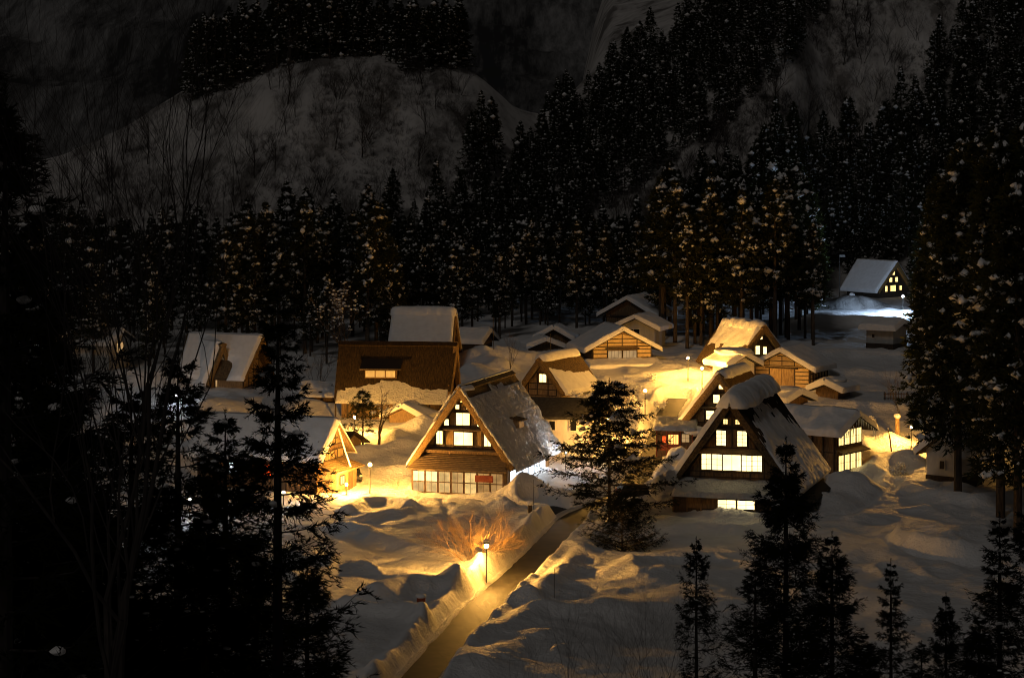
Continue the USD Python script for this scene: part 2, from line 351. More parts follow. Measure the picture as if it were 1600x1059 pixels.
M['hill'] = usdkit.material(stage, L + 'hill', {'g': ('geometry', {}), 'm': ('mapping', {'scale': (.10, .035, .03)}), 'n': ('noise_texture', {'scale': 1.0, 'detail': 9, 'roughness': .72}),
    'r': ('rgb_ramp', {'ramp': [(.40, (.16, .15, .14)), (.48, (.40, .385, .37)), (.60, (.58, .56, .54))]}), 'b': ('bump', {'strength': 1.0, 'distance': 1.2}), 'p': ('principled_bsdf', {'roughness': .8, 'specular_ior_level': .15})},
    [('g.position', 'm.vector'), ('m.vector', 'n.vector'), ('n.fac', 'r.fac'), ('r.color', 'p.base_color'), ('n.fac', 'b.height'), ('b.normal', 'p.normal')], surface='p.BSDF')
sheet('hillside', np.arange(-.36, .3601, .004), np.r_[np.arange(432, 700, 2.5), np.arange(700, 1000, 12)], ground, M['hill'])

M['mountain'] = usdkit.material(stage, L + 'mountain', {
    'g': ('geometry', {}), 'm': ('mapping', {'scale': (.016, .0035, .0)}), 'n': ('noise_texture', {'scale': 1.0, 'detail': 9, 'roughness': .68, 'distortion': .3}),
    'm2': ('mapping', {'scale': (.13, .02, .0)}), 'n2': ('noise_texture', {'scale': 1.0, 'detail': 6, 'roughness': .75}),
    'a': ('mix_float', {'fac': .38}), 'r': ('rgb_ramp', {'ramp': [(.42, (.03, .03, .031)), (.50, (.11, .11, .11)), (.60, (.26, .26, .26))]}),
    'p': ('principled_bsdf', {'roughness': .9, 'specular_ior_level': .1})},
    [('g.position', 'm.vector'), ('m.vector', 'n.vector'), ('g.position', 'm2.vector'), ('m2.vector', 'n2.vector'), ('n.fac', 'a.a'), ('n2.fac', 'a.b'), ('a.result', 'r.fac'), ('r.color', 'p.base_color')], surface='p.BSDF')
def far_land(x, y):
    px = CX + F * x / y
    t = (y - 1000) / 1600
    ridge = np.interp(px, [-900, 0, 350, 700, 850, 1000, 1300, 2500], [420, 390, 350, 320, 310, 320, 330, 330])
    rid = 1 - np.abs(n2(x + y * .35, y * .5, 260, 5, 21))
    return -20 + ridge * sstep(-.05, 1.0, t) * (.72 + .4 * rid) + n2(x, y, 90, 4, 22) * 16 * sstep(0, .3, t)
sheet('mountain', np.arange(-.42, .4201, .005), np.arange(1000, 2800, 14.0), far_land, M['mountain'])

def strip(name, line, w, mat, dz):
    t = np.gradient(line[:, :2], axis=0); t /= np.linalg.norm(t, axis=1, keepdims=True)
    nrm = np.stack([t[:, 1], -t[:, 0]], 1)
    s = np.linspace(-w, w, 7)
    P = line[:, None, :2] + nrm[:, None] * s[None, :, None]
    z = np.broadcast_to((base(line[:, 1]) - DEPTH)[:, None] + .05 * (1 - (s / w) ** 2)[None] + dz, P.shape[:2])
    v = np.concatenate([P, z[..., None]], -1).reshape(-1, 3)
    return tag(part(None, name, (v, grid_faces(len(line), 7)), mat, True), kind='structure')
strip('road', road_l, 2.05, M['asphalt'], .03)
def verge_snow(side, seed):
    t = np.gradient(road_l[:, :2], axis=0); t /= np.linalg.norm(t, axis=1, keepdims=True)
    nrm = np.stack([t[:, 1], -t[:, 0]], 1) * side
    p = np.repeat(road_l, 1, axis=0); k = np.arange(len(p)) * .6
    inner = 1.42 + .22 * n2(k, k * 0 + seed, 2.3, 3, seed) + .10 * n2(k, k * 0, .9, 2, seed + 1)
    offs = np.stack([inner, inner + .06, inner * .5 + 1.1, inner * 0 + 2.15], 1)
    P = p[:, None, :2] + nrm[:, None] * offs[..., None]
    z = (base(p[:, 1]) - DEPTH)[:, None] + np.array([.05, .13, .18, .24])[None] + .05 * n2(k, k * 0 + 3, 1.1, 2, seed + 2)[:, None]
    f = grid_faces(len(p), 4)
    return tag(part(None, 'packed_snow', (np.concatenate([P, z[..., None]], -1).reshape(-1, 3), f if side > 0 else f[:, ::-1]), M['snow_rough'], True), kind='structure')
verge_snow(1, 3); verge_snow(-1, 8)
strip('forecourt', court_l, 2.3, M['asphalt'], .045)

# ------------------------------------------------------------------ building blocks of houses
def snow_sheet(P, N, T):                      # P, N: (nu, nv, 3); T: thickness, negative = bare
    nu, nv = T.shape
    top = P + N * np.where(T > 0, T, -.06)[..., None]
    bot = P - N * .08
    f = grid_faces(nu, nv)
    keep = (T.reshape(-1)[f] > 0).any(1)
    f = f[keep]
    m = MB(); m.add(top.reshape(-1, 3), f); m.add(bot.reshape(-1, 3), f[:, ::-1])
    e = np.vstack([np.c_[f[:, i], f[:, (i + 1) % 4]] for i in range(4)])   # close the rim
    s = np.sort(e, 1); _, ix, ct = np.unique(s, axis=0, return_index=True, return_counts=True)
    b = e[ix[ct == 1]]; n = nu * nv
    q = np.c_[b[:, 1], b[:, 0], b[:, 0] + n, b[:, 1] + n]
    m.f.append(np.vstack([q[:, [0, 1, 2]], q[:, [0, 2, 3]]]))
    v, fa = m.arr()
    t = trimesh.Trimesh(v, fa, process=False); t.remove_unreferenced_vertices()
    return np.array(t.vertices), np.array(t.faces)

def roof_grid(side, W, He, Ha, y0, y1, lean, nu, nv, v0=0.0, v1=1.0, bulge=0.0):
    u, v = np.meshgrid(np.linspace(0, 1, nu), np.linspace(v0, v1, nv), indexing='ij')
    y = (y0 - lean * (1 - v)) * (1 - u) + (y1 + lean * (1 - v)) * u
    x = side * W * v
    z = Ha - (Ha - He) * v + bulge * np.sin(PI * np.clip(v, 0, 1))
    P = np.stack([x, y, z], -1)
    n = np.array([side * (Ha - He), 0, W]); n = n / np.linalg.norm(n)
    return u, v, P, np.broadcast_to(n, P.shape)

def slab(parent, name, side, W, He, Ha, y0, y1, lean, t, mat, seed, rough=.07, bulge=0.0, cut=None, nu=36, nv=20):
    u, v, P, N = roof_grid(side, W, He, Ha, y0, y1, lean, nu, nv, bulge=bulge)
    d = rough * meshkit.fbm(P * 1.6 + seed * 3.1, 3, seed)[..., None] * 2
    top = P + N * (d - rough)
    bot = P - N * t
    if side < 0: top, bot = top[::-1], bot[::-1]
    f = grid_faces(nu, nv)
    if side > 0: pass
    m = MB(); m.add(top.reshape(-1, 3), f); m.add(bot.reshape(-1, 3), f[:, ::-1])
    idx = np.arange(nu * nv).reshape(nu, nv); n = nu * nv
    edges = MB()
    for a in (idx[:, 0], idx[:, -1][::-1], idx[0][::-1], idx[-1]):
        q = np.c_[a[:-1], a[1:], a[1:] + n, a[:-1] + n]
        m.f.append(np.vstack([q[:, [0, 1, 2]], q[:, [0, 2, 3]]]))
    return part(parent, name, m.arr(), mat, 40)

def verge(parent, side, W, He, Ha, yf, lean, t, mat, seed):   # the cut ends of the thatch along the gable
    k = 26
    v = np.linspace(0, 1, k)
    n = np.array([side * (Ha - He), W]); n = n / np.linalg.norm(n)
    o = np.stack([side * W * v, Ha - (Ha - He) * v], 1)
    rng = np.random.default_rng(seed)
    yy = yf - lean * (1 - v)
    m = MB()
    a = np.c_[o[:, 0] + n[0] * .03, yy, o[:, 1] + n[1] * .03]
    b = np.c_[o[:, 0] - n[0] * (t + .04), yy, o[:, 1] - n[1] * (t + .04)]
    j = lambda s: rng.normal(0, s, k)
    a[:, 1] -= .10 + j(.02); b[:, 1] -= .06 + j(.03)
    mid = (a + b) / 2; mid[:, 1] -= .10 + np.abs(j(.03))
    rowsP = np.stack([a + [0, .5, 0], a, mid, b, b + [0, .5, 0]], 1)
    f = grid_faces(k, 5)
    m.add(rowsP.reshape(-1, 3), f if side < 0 else f[:, ::-1])
    return part(parent, 'roof_verge', m, mat, 50)

def window(parent, x0, x1, z0, z1, y, pane, nx=1, nz=1, fr=.07, frame=None, name='window', muntin=True):
    frame = frame or M['wood_dark']
    m = MB()
    m.box(x0 - fr, x0, y - .09, y + .05, z0 - fr, z1 + fr); m.box(x1, x1 + fr, y - .09, y + .05, z0 - fr, z1 + fr)
    m.box(x0, x1, y - .09, y + .05, z1, z1 + fr); m.box(x0, x1, y - .09, y + .05, z0 - fr, z0)
    w = part(parent, name, m, frame)
    xs, zs = np.linspace(x0, x1, nx + 1), np.linspace(z0, z1, nz + 1)
    g = .018
    for i in range(nx):
        for j in range(nz):
            part(w, 'pane', MB().box(xs[i] + g * (i > 0), xs[i+1] - g * (i < nx - 1), y - .01, y + .03, zs[j] + g * .7 * (j > 0), zs[j+1] - g * .7 * (j < nz - 1)), pane)
    mm = MB()
    for x in xs[1:-1]: mm.box(x - g, x + g, y - .05, y + .04, z0, z1)
    for z in zs[1:-1]: mm.box(x0, x1, y - .045, y + .035, z - g * .7, z + g * .7)
    if mm.v: part(w, 'muntin', mm, frame)
    return w

def snow_slab(parent, side, W, He, Ha, y0, y1, t, seed, lean=0.0, v0=.0, v1=1.04, cover=None, name='snow_cover', mat=None, rough=.3, nu=44, nv=26, bulge=0.0, sc=1.0, relief=None):
    u, v, P, N = roof_grid(side, W, He, Ha, y0, y1, lean, nu, nv, v0, v1, bulge)
    w = (v - v0) / (v1 - v0)
    ed = lambda s, p: np.clip(1 - np.abs(2 * s - 1) ** p, 0, 1) ** .5
    no = meshkit.fbm(P * .55 / sc + seed * 5.7, 4, seed) * 2 - 1
    T = t * ed(u, 26) * (1 - np.clip(2 * w - 1, 0, 1) ** 18) ** .5 * (1 + rough * no)
    if cover is not None: T = np.minimum(T, cover(u, v, P) * .6) 
    if relief is not None: T = np.where(T > 0, np.maximum(T + relief(P), .02), T)
    return part(parent, name, snow_sheet(P, N, T), mat or M['snow'], True)

def ridge_cap(parent, pts, w, h, seed, mat=None, name='ridge_snow', nu=60, sag=0.0, rough=.3):
    pts = np.array(pts, float)
    t = np.linspace(0, 1, nu)
    c = np.stack([np.interp(t, np.linspace(0, 1, len(pts)), pts[:, k]) for k in range(3)], 1)
    d = c[-1] - c[0]; d[2] = 0; d /= np.linalg.norm(d); s = np.array([-d[1], d[0], 0])
    a = np.linspace(0, 2 * PI, 17)[:-1]
    ed = np.clip(1 - np.abs(2 * t - 1) ** 14, .02, 1) ** .5
    no = n2(t * 9 + seed * 3, t * 0 + seed, 1.0, 3, seed)
    no2 = n2((t * 14 + seed)[:, None] + 0 * a[None], np.sin(a)[None] * 1.5 + 0 * t[:, None], 1.0, 3, seed + 3)
    ww, hh = w * ed * (1 + rough * .6 * no), h * ed * (1 + rough * no)
    X = ww[:, None] * np.cos(a)[None] * (1 + rough * no2)
    Z = np.where(np.sin(a) > 0, np.sin(a) * 1.0, np.sin(a) * .75 * (1 + rough * 1.5 * no2)) * hh[:, None]
    Z = Z - np.abs(np.cos(a))[None] ** 2 * h * .75
    V = c[:, None] + s * X[..., None] + np.array([0, 0, 1.0]) * Z[..., None]
    i, j = np.meshgrid(np.arange(nu - 1), np.arange(16), indexing='ij')
    f = np.stack([i*16 + j, i*16 + (j+1) % 16, (i+1)*16 + (j+1) % 16, (i+1)*16 + j], -1).reshape(-1, 4)
    m = MB(); m.add(V.reshape(-1, 3), f[:, ::-1])
    for k, e in ((0, c[0]), (nu - 1, c[-1])):
        r = V[k]; m.add(np.vstack([r, r.mean(0)]), [[q, (q + 1) % 16, 16] if k == 0 else [(q + 1) % 16, q, 16] for q in range(16)])
    mesh = trimesh.Trimesh(*m.arr(), process=False); mesh.fix_normals()
    return part(parent, name, (mesh.vertices, mesh.faces), mat or M['snow'], True)

def gable_wall(parent, name, hw, zb, He, W, Ha, t, y0, y1, mat):   # closed wall body under a roof, below its inner face
    sl = (Ha - He) / W
    zi = lambda x: Ha - t * math.hypot(1, sl) - sl * abs(x) - .02
    e = max(zi(hw), zb + .2)
    return part(parent, name, MB().prism([(-hw, zb), (hw, zb), (hw, e), (0, zi(0)), (-hw, e)], y0, y1), mat)

def gassho(name, label, loc, rot, W, He, Ha, Ln, ov=1.0, lean=.9, t=.8, hw=None, thatch='thatch', cutm='thatch_cut', wallm='wood', seed=1, base_z=-2.0, group=None, bulge=.12):
    h = thing(name, label, 'thatched house', loc, rot, group)
    hw = hw or W - 1.4
    gable_wall(h, 'wall', hw, base_z, He, W, Ha, t, 0.0, Ln, M[wallm])
    for s in (-1, 1):
        slab(h, 'roof_slope', s, W, He, Ha, -ov, Ln + ov, lean, t, M[thatch], seed + s, bulge=bulge)
        verge(h, s, W, He, Ha, -ov, lean, t, M[cutm], seed + 5 + s)
    return h

def pent_roof(parent, x0, x1, z_top, z_eave, y_top, y_eave, mat, t=.10, side=.6, name='pent_roof', boards=0):
    m = MB()
    m.hexa([(x0 - side, y_eave, z_eave - t), (x1 + side, y_eave, z_eave - t), (x1, y_top, z_top - t), (x0, y_top, z_top - t)],
           [(x0 - side, y_eave, z_eave), (x1 + side, y_eave, z_eave), (x1, y_top, z_top), (x0, y_top, z_top)])
    r = part(parent, name, m, mat)
    if boards:
        for k in range(boards):              # courses of boards, each lapping the next
            a, b = k / boards, (k + 1) / boards
            q = lambda f, dz: [(x0 - side * f, y_top + (y_eave - y_top) * f, z_top + (z_eave - z_top) * f + dz), (x1 + side * f, y_top + (y_eave - y_top) * f, z_top + (z_eave - z_top) * f + dz)]
            lo, hi = q(b, .055), q(a, .012)
            lo2, hi2 = q(b, .004), q(a, .004)
            part(r, 'board', MB().hexa([lo2[0], lo2[1], hi2[1], hi2[0]], [lo[0], lo[1], hi[1], hi[0]]), mat)
    return r

def wall_frame(parent, xs, zs, y, mat_post, mat_panel, top=None, post=.14, name='wall_panel', depth=.10):
    """Posts and rails with recessed infill panels; top(x) clips the panels under a gable."""
    for x in xs:
        z1 = zs[-1] if top is None else min(zs[-1], top(x))
        if z1 > zs[0] + .1: part(parent, 'post', MB().box(x - post/2, x + post/2, y - depth, y, zs[0], z1), mat_post)
    for z in zs:
        a, b = xs[0] + post/2, xs[-1] - post/2
        if top is not None:
            lim = top(0) - z
            if lim <= .3: continue
            sl = (top(0) - top(1.0)); hwz = lim / sl
            a, b = max(a, -hwz), min(b, hwz)
        part(parent, 'rail', MB().box(a, b, y - depth * .8, y - .002, z - .06, z + .06), mat_post)
    for i in range(len(xs) - 1):
        for j in range(len(zs) - 1):
            x0, x1, z0, z1 = xs[i] + post/2, xs[i+1] - post/2, zs[j] + .06, zs[j+1] - .06
            if top is None:
                part(parent, name, MB().box(x0, x1, y - .05, y - .004, z0, z1), mat_panel)
            else:
                a, b = min(z1, top(x0)), min(z1, top(x1))
                if max(a, b) < z0 + .15: continue
                a, b = max(a, z0 + .02), max(b, z0 + .02)
                part(parent, name, MB().prism([(x0, z0), (x1, z0), (x1, b), (x0, a)], y - .05, y - .004), mat_panel)

def gable_house(name, label, cat, loc, rot, hw, Ln, He, Ha, wallm, roofm, ov=.8, t=.18, snow=.55, seed=1, base_z=-2.5, roof_over=.9, group=None, cover=None, snow_rough=.25):
    """hw: half width of the walls, He: wall height at the eaves, Ha: ridge height."""
    h = thing(name, label, cat, loc, rot, group)
    W = hw + roof_over
    He2 = Ha - (Ha - He) * W / hw
    gable_wall(h, 'wall', hw, base_z, He2, W, Ha, t, 0, Ln, M[wallm])
    for s in (-1, 1):
        slab(h, 'roof_slope', s, W, He2, Ha, -ov, Ln + ov, 0, t, M[roofm], seed + s, rough=.01, nu=8, nv=6)
    if snow:
        for s in (-1, 1):
            snow_slab(h, s, W + .05, He2 - .02, Ha + .03, -ov - .12, Ln + ov + .12, snow, seed * 3 + s, v0=-.03, v1=1.05, cover=cover, rough=snow_rough)
    return h, W, He2

def lump(parent, name, c, size, seed, mat=None, sub=3, rough=.25):
    v, f = blob(seed, size, sub, rough)
    return part(parent, name, (v + np.asarray(c), f), mat or M['snow'], True)

# ------------------------------------------------------------------ house A: the big lit thatched house in the middle
pA = on(724, 768)
A = gassho('thatched_house', 'large thatched house with brightly lit gable windows and glazed porch beside the road', pA, -17, 6.35, 3.0, 12.0, 17.0, ov=.95, lean=.6, t=.68, hw=4.9, thatch='thatch', seed=3, wallm='wood')
topA = lambda x: 10.7 - abs(x) * 1.42
wall_frame(A, [-4.4, -3.3, -2.2, -1.1, 0, 1.1, 2.2, 3.3, 4.4], [4.9, 5.15, 6.85], -.004, M['wood_dark'], M['reed'], top=topA)
wall_frame(A, [-2.5, -1.7, -.85, .85, 1.7, 2.5], [7.15, 7.4, 8.95], -.004, M['wood_dark'], M['reed'], top=topA)
wall_frame(A, [-1.0, -.35, .35, 1.0], [9.1, 9.95], -.004, M['wood_dark'], M['reed'], top=topA)
for x0, x1, z0, z1, nx, nz in ((-1.05, 1.15, 5.25, 6.7, 2, 1), (-.8, .8, 7.5, 8.85, 2, 1), (-.86, -.42, 9.3, 9.8, 1, 1), (.42, .86, 9.3, 9.8, 1, 1), (-3.15, -2.4, 5.3, 6.75, 2, 1), (2.5, 3.3, 5.25, 6.65, 2, 1), (-2.2, -1.65, 7.4, 8.1, 1, 1), (1.7, 2.1, 7.4, 8.0, 1, 1)):
    window(A, x0, x1, z0, z1, -.16, M['lit'], nx, nz)
part(A, 'gable_vent', MB().prism([(-.35, 10.05), (.35, 10.05), (0, 10.65)], -.14, -.06), M['lit_amber'])
pent_roof(A, -2.7, 2.7, 7.2, 7.0, -.1, -.75, M['wood'], side=.1, name='ledge', t=.08)
pent_roof(A, -4.5, 4.5, 4.85, 4.7, -.1, -.9, M['wood'], side=.1, name='ledge', t=.1)
part(A, 'beam', MB().box(-4.6, 4.6, -.75, -.55, 4.35, 4.58), M['wood'])
for x in (-4.2, -1.5, 1.5, 4.2): part(A, 'bracket', MB().bar((x, -.1, 4.1), (x, -.7, 4.6), .12), M['wood'])
pent_roof(A, -4.7, 4.8, 4.25, 2.75, -.1, -2.6, M['shingle'], side=1.1, boards=9)
# glazed porch
pw = MB().box(-5.3, 5.3, -.4, -.02, -2, 2.6); part(A, 'porch_wall', pw, M['board'])
for k, x in enumerate(np.linspace(-5.35, 5.35, 8)): part(A, 'porch_post', MB().box(x - .07, x + .07, -2.12, -1.98, -1.5, 2.75), M['wood'])
xs = np.linspace(-5.35, 5.35, 8)
porch_m = [mat_emit(f'porch_glow_{k}', c, s, 1.2) for k, (c, s) in enumerate((((1, .74, .30), 2.6), ((1, .72, .28), 2.2), ((1, .62, .22), .95), ((1, .58, .20), .7), ((1, .64, .22), 1.1), ((1, .52, .16), .5), ((1, .54, .18), .55)))]
for k in range(7):
    window(A, xs[k] + .10, xs[k+1] - .10, .15, 1.25, -2.05, porch_m[max(k, 2)], 2, 1, fr=.03, name='porch_screen', frame=M['wood'])
    window(A, xs[k] + .10, xs[k+1] - .10, 1.35, 2.45, -2.05, porch_m[k], 2, 1, fr=.03, name='porch_screen', frame=M['wood'])
part(A, 'notice_board', MB().box(2.1, 4.2, -2.25, -2.17, 1.5, 2.25), M['iron_red'])
part(A, 'porch_sill', MB().box(-5.4, 5.4, -2.15, -1.95, -.3, .1), M['wood'])
# side walls with cool fluorescent windows
for y0 in np.arange(.8, 15, 2.4):
    w = MB()
    wy0, wy1 = y0, y0 + 2.0
    part(A, 'side_window', MB().box(5.2, 5.27, wy0, wy1, .9, 2.4), M['wood'])
    part(A, 'side_pane', MB().box(5.27, 5.29, wy0 + .06, wy1 - .06, .96, 2.34), M['lit_cool'])
part(A, 'side_wall', MB().box(4.9, 5.2, .1, 16.8, -2, 2.9), M['board'])
# snow on the roof: thin streaks, bare near the front of the ridge
def relA(P):
    return meshkit.fbm(np.stack([P[..., 1] * 2.6, P[..., 0] * .9, P[..., 2] * .9], -1), 4, 77) - .5
def covA(u, v, P):
    st = meshkit.fbm(np.stack([P[..., 1] * 1.1, v * 2.2, u * 0], -1) + 4.0, 4, 8)
    return np.minimum(.26 + .5 * (st - .42), 1) + .9 * (v - .22 - .16 * np.sin(u * 7 + .5) * (u < .8)) * (v < .5) - .35 * (v < .16)
snow_slab(A, 1, 6.40, 2.95, 12.03, -1.0, 18.0, .30, 4, lean=.6, cover=covA, rough=.8, nu=170, nv=90, mat=M['snow_rough'], bulge=.12, sc=.6, relief=lambda P: (.8 * relA(P)))
snow_slab(A, -1, 6.40, 2.95, 12.03, -1.15, 18.0, .30, 6, lean=.6, cover=lambda u, v, P: .3 - .0 * u + .5 * (meshkit.fbm(P * .8, 3, 2) - .4), rough=.5)
ridge_cap(A, [(0.35, -1.6, 11.75), (.5, 1.5, 11.6)], .45, .28, 9)
# bare front verge keeps a rope of snow
rp = [(6.35 * v + .12, -1.15 - .7 * (1 - v), 12.0 - 9.0 * v + .12) for v in np.linspace(.04, .98, 30)]
rr_ = np.random.default_rng(4).uniform(.10, .24, 30)
part(A, 'verge_snow', MB().tube(rp, rr_, 8), M['snow_rough'], True)
rp = [(-6.35 * v - .12, -1.15 - .7 * (1 - v), 12.0 - 9.0 * v + .12) for v in np.linspace(.12, .45, 14)]
part(A, 'verge_snow', MB().tube(rp, np.random.default_rng(5).uniform(.10, .2, 14), 8), M['snow_rough'], True)
# smoke hole dormer
v_, u_ = .58, .47
dx, dy, dz = 6.35 * v_, 17 * u_, 12 - 9 * v_
part(A, 'roof_vent', MB().box(dx - .3, dx + .75, dy - .9, dy + .9, dz - .3, dz + .55), M['board'])
part(A, 'roof_vent_cap', MB().hexa([(dx - .6, dy - 1.1, dz + .8), (dx + 1.1, dy - 1.1, dz + .5), (dx + 1.1, dy + 1.1, dz + .5), (dx - .6, dy + 1.1, dz + .8)], [(dx - .6, dy - 1.1, dz + .95), (dx + 1.1, dy - 1.1, dz + .62), (dx + 1.1, dy + 1.1, dz + .62), (dx - .6, dy + 1.1, dz + .95)]), M['thatch'])

# ------------------------------------------------------------------ house B: the dark thatched house on the right
pB = on(1144, 800)
B = gassho('thatched_house', 'dark thatched house with a row of five lit shoji windows behind the tall fir', pB, -17, 7.1, 2.4, 12.2, 18.5, ov=.8, lean=.5, t=.62, hw=5.1, thatch='thatch_dark', cutm='thatch', seed=13, wallm='wood_dark')
topB = lambda x: 10.9 - abs(x) * 1.42
wall_frame(B, [-3.6, -1.75, 0, 1.75, 3.6], [6.6, 6.8, 8.85], -.004, M['wood_dark'], M['wood'], top=topB)
wall_frame(B, [-4.6, -3.45, -1.95, 0, 1.95, 3.45, 4.6], [3.2, 3.7, 4.25, 6.3], -.004, M['wood_dark'], M['wood'], top=topB)
wall_frame(B, [-1.2, 0, 1.2], [9.1, 10.1], -.004, M['wood_dark'], M['wood'], top=topB)
for x0, x1, z0, z1, nx, nz, m in ((-.9, -.45, 9.35, 9.85, 2, 2, 'lit_soft'), (.4, .85, 9.35, 9.85, 2, 2, 'lit_soft'), (-1.65, -.62, 7.05, 8.65, 2, 4, 'lit_shoji'), (.6, 1.63, 7.05, 8.65, 2, 4, 'lit_shoji'),
        (-3.25, -2.22, 4.45, 6.1, 2, 3, 'lit_shoji'), (-2.12, -1.06, 4.45, 6.1, 2, 3, 'lit_shoji'), (-.96, .98, 4.45, 6.1, 2, 1, 'lit_shoji'), (1.08, 2.12, 4.45, 6.1, 2, 3, 'lit_shoji'), (2.22, 3.25, 4.45, 6.1, 2, 3, 'lit_shoji')):
    window(B, x0, x1, z0, z1, -.16, M[m], nx, nz, fr=.05)
pent_roof(B, -3.5, 3.5, 6.75, 6.35, -.1, -.9, M['reed'], side=.25, name='ledge', boards=3)
part(B, 'porch_wall', MB().box(-6.0, 6.2, -2.0, -.05, -2, 1.9), M['wood_dark'])
pent_roof(B, -5.6, 5.8, 3.1, 2.0, -.1, -2.9, M['wood_dark'], side=.5)
_, _, P_, N_ = roof_grid(1, 1, 0, 1, 0, 1, 0, 2, 2)
def pent_snow(h, x0, x1, z_top, z_eave, y_top, y_eave, t, seed, name='pent_snow', mat='snow_rough', rough=.35, nu=60, nv=16):
    u, v = np.meshgrid(np.linspace(0, 1, nu), np.linspace(-.02, 1.06, nv), indexing='ij')
    P = np.stack([x0 + (x1 - x0) * u, y_top + (y_eave - y_top) * v, z_top + (z_eave - z_top) * v], -1)
    n = np.array([0, -(z_top - z_eave), abs(y_top - y_eave)]); n /= np.linalg.norm(n)
    if y_eave > y_top: n[1] *= -1
    T = t * np.clip(1 - np.abs(2 * u - 1) ** 30, 0, 1) ** .5 * np.clip(1 - np.clip((v - .5) / .56, 0, 1) ** 14, 0, 1) ** .5 * (1 + rough * (meshkit.fbm(P * .9 + seed, 4, seed) * 2 - 1))
    m = snow_sheet(P, np.broadcast_to(n, P.shape), T)
    return part(h, name, m if y_eave < y_top else (m[0], m[1]), M[mat], True)
pent_snow(B, -6.0, 6.2, 3.1, 2.0, -.1, -2.9, .45, 5)
for x in (-5.9, -4.4, -2.9, -1.2, .9, 2.9, 4.5, 6.1): part(B, 'porch_post', MB().box(x - .08, x + .08, -2.2, -2.02, -1.5, 1.95), M['wood'])
for x0, x1 in ((-4.3, -3.0), (-2.8, -1.3)): part(B, 'shutter', MB().box(x0, x1, -2.08, -2.01, .6, 1.75), M['wood'])
window(B, -1.1, .8, .7, 1.6, -2.06, M['lit_shoji'], 2, 2, fr=.06)
window(B, 1.0, 2.8, .7, 1.6, -2.06, M['lit_shoji'], 2, 2, fr=.06)
ridge_cap(B, [(0.1, -1.9, 11.95), (.1, 9, 12.05), (0.1, 20.0, 12.0)], 1.75, 1.05, 14, nu=120, rough=.32)
def covB(u, v, P):
    e = meshkit.fbm(P * .35 + 9, 3, 5)
    e2 = meshkit.fbm(P * 1.3 + 3, 3, 6)
    return .10 + 1.4 * (v - .28 - .5 * (e - .4) - .25 * (e2 - .5) - .10 * np.sin(u * 6 + 2))
snow_slab(B, 1, 6.95, 2.35, 12.23, -.9, 19.5, .62, 15, lean=.4, cover=covB, rough=.7, nu=130, nv=80, bulge=.12, sc=.7, relief=lambda P: .35 * relA(P * .6))
snow_slab(B, -1, 6.95, 2.35, 12.23, -1.15, 19.5, .55, 17, lean=.5, rough=.35, bulge=.12, nu=60, nv=40)
lump(B, 'eave_snow', (-7.3, -.8, 2.3), (1.5, 1.3, 1.5), 31, M['snow_rough'])
lump(B, 'eave_snow', (-6.5, -.9, 3.2), (.9, .7, 1.2), 32, M['snow_rough'])
# side lean-to on the right
m = MB().hexa([(5.0, 0.5, 2.3), (5.0, 15.5, 2.3), (8.6, 15.9, 1.2), (8.6, 0, 1.2)][::-1], [(5.0, .5, 2.45), (5.0, 15.5, 2.45), (8.6, 15.9, 1.32), (8.6, 0, 1.32)][::-1])
part(B, 'side_roof', m, M['wood_dark'])
part(B, 'side_wall', MB().box(5.1, 7.8, .8, 15.0, -2, 1.35), M['wood_dark'])
for y in np.arange(1.5, 15, 2.2): part(B, 'side_post', MB().box(7.8, 7.94, y - .07, y + .07, -1, 1.3), M['wood'])
part(B, 'side_pane', MB().box(7.8, 7.86, 8.4, 9.6, -.2, .3), M['lit_amber'])

# ------------------------------------------------------------------ house C and its little shop front
pC = on(1128, 700)
C = gassho('thatched_house', 'thatched house with four lit gable windows tucked behind the dark house', pC, -20, 5.6, 2.4, 9.3, 10.5, ov=.9, lean=.6, t=.7, hw=4.1, seed=23, wallm='wood')
for x0, x1, z0, z1, nx, nz in ((-.35, .35, 7.3, 7.75, 1, 1), (-1.05, -.25, 5.55, 6.55, 1, 1), (.55, 1.35, 5.55, 6.55, 1, 1), (-1.95, -.95, 3.5, 4.55, 1, 2), (-.85, .15, 3.5, 4.55, 1, 2), (.4, 1.3, 3.5, 4.55, 1, 2)):
    window(C, x0, x1, z0, z1, -.12, M['lit'], nx, nz, fr=.06)
topC = lambda x: 8.2 - abs(x) * 1.22
wall_frame(C, [-3.8, -2.2, -.75, .4, 2.2, 3.8], [3.1, 4.8, 6.8], -.004, M['wood_dark'], M['reed'], top=topC)
pent_roof(C, -2.6, 2.6, 5.25, 5.0, -.05, -.6, M['reed'], side=.1, name='ledge')
ridge_cap(C, [(0, -1.0, 9.1), (0, 5, 9.2), (0, 11.5, 9.1)], 1.05, .6, 24, rough=.35)
snow_slab(C, -1, 5.65, 2.35, 9.33, -1.0, 11.4, .5, 25, lean=.5, rough=.4)
snow_slab(C, 1, 5.65, 2.35, 9.33, -.9, 11.4, .4, 26, lean=.5, cover=lambda u, v, P: .1 + 1.5 * (v - .38 - .5 * (meshkit.fbm(P * .6, 3, 3) - .5)), rough=.4)
lump(C, 'eave_snow', (-5.2, -1.2, 2.4), (1.8, 1.6, .8), 33)
lump(C, 'eave_snow', (-3.2, -1.6, 2.2), (2.2, 1.3, .6), 34)
part(C, 'porch_wall', MB().box(-6.4, 3.8, -1.4, -.05, -2, 2.0), M['wood'])
pent_roof(C, -6.2, 3.6, 2.5, 2.0, -.05, -1.9, M['shingle'], side=.3)

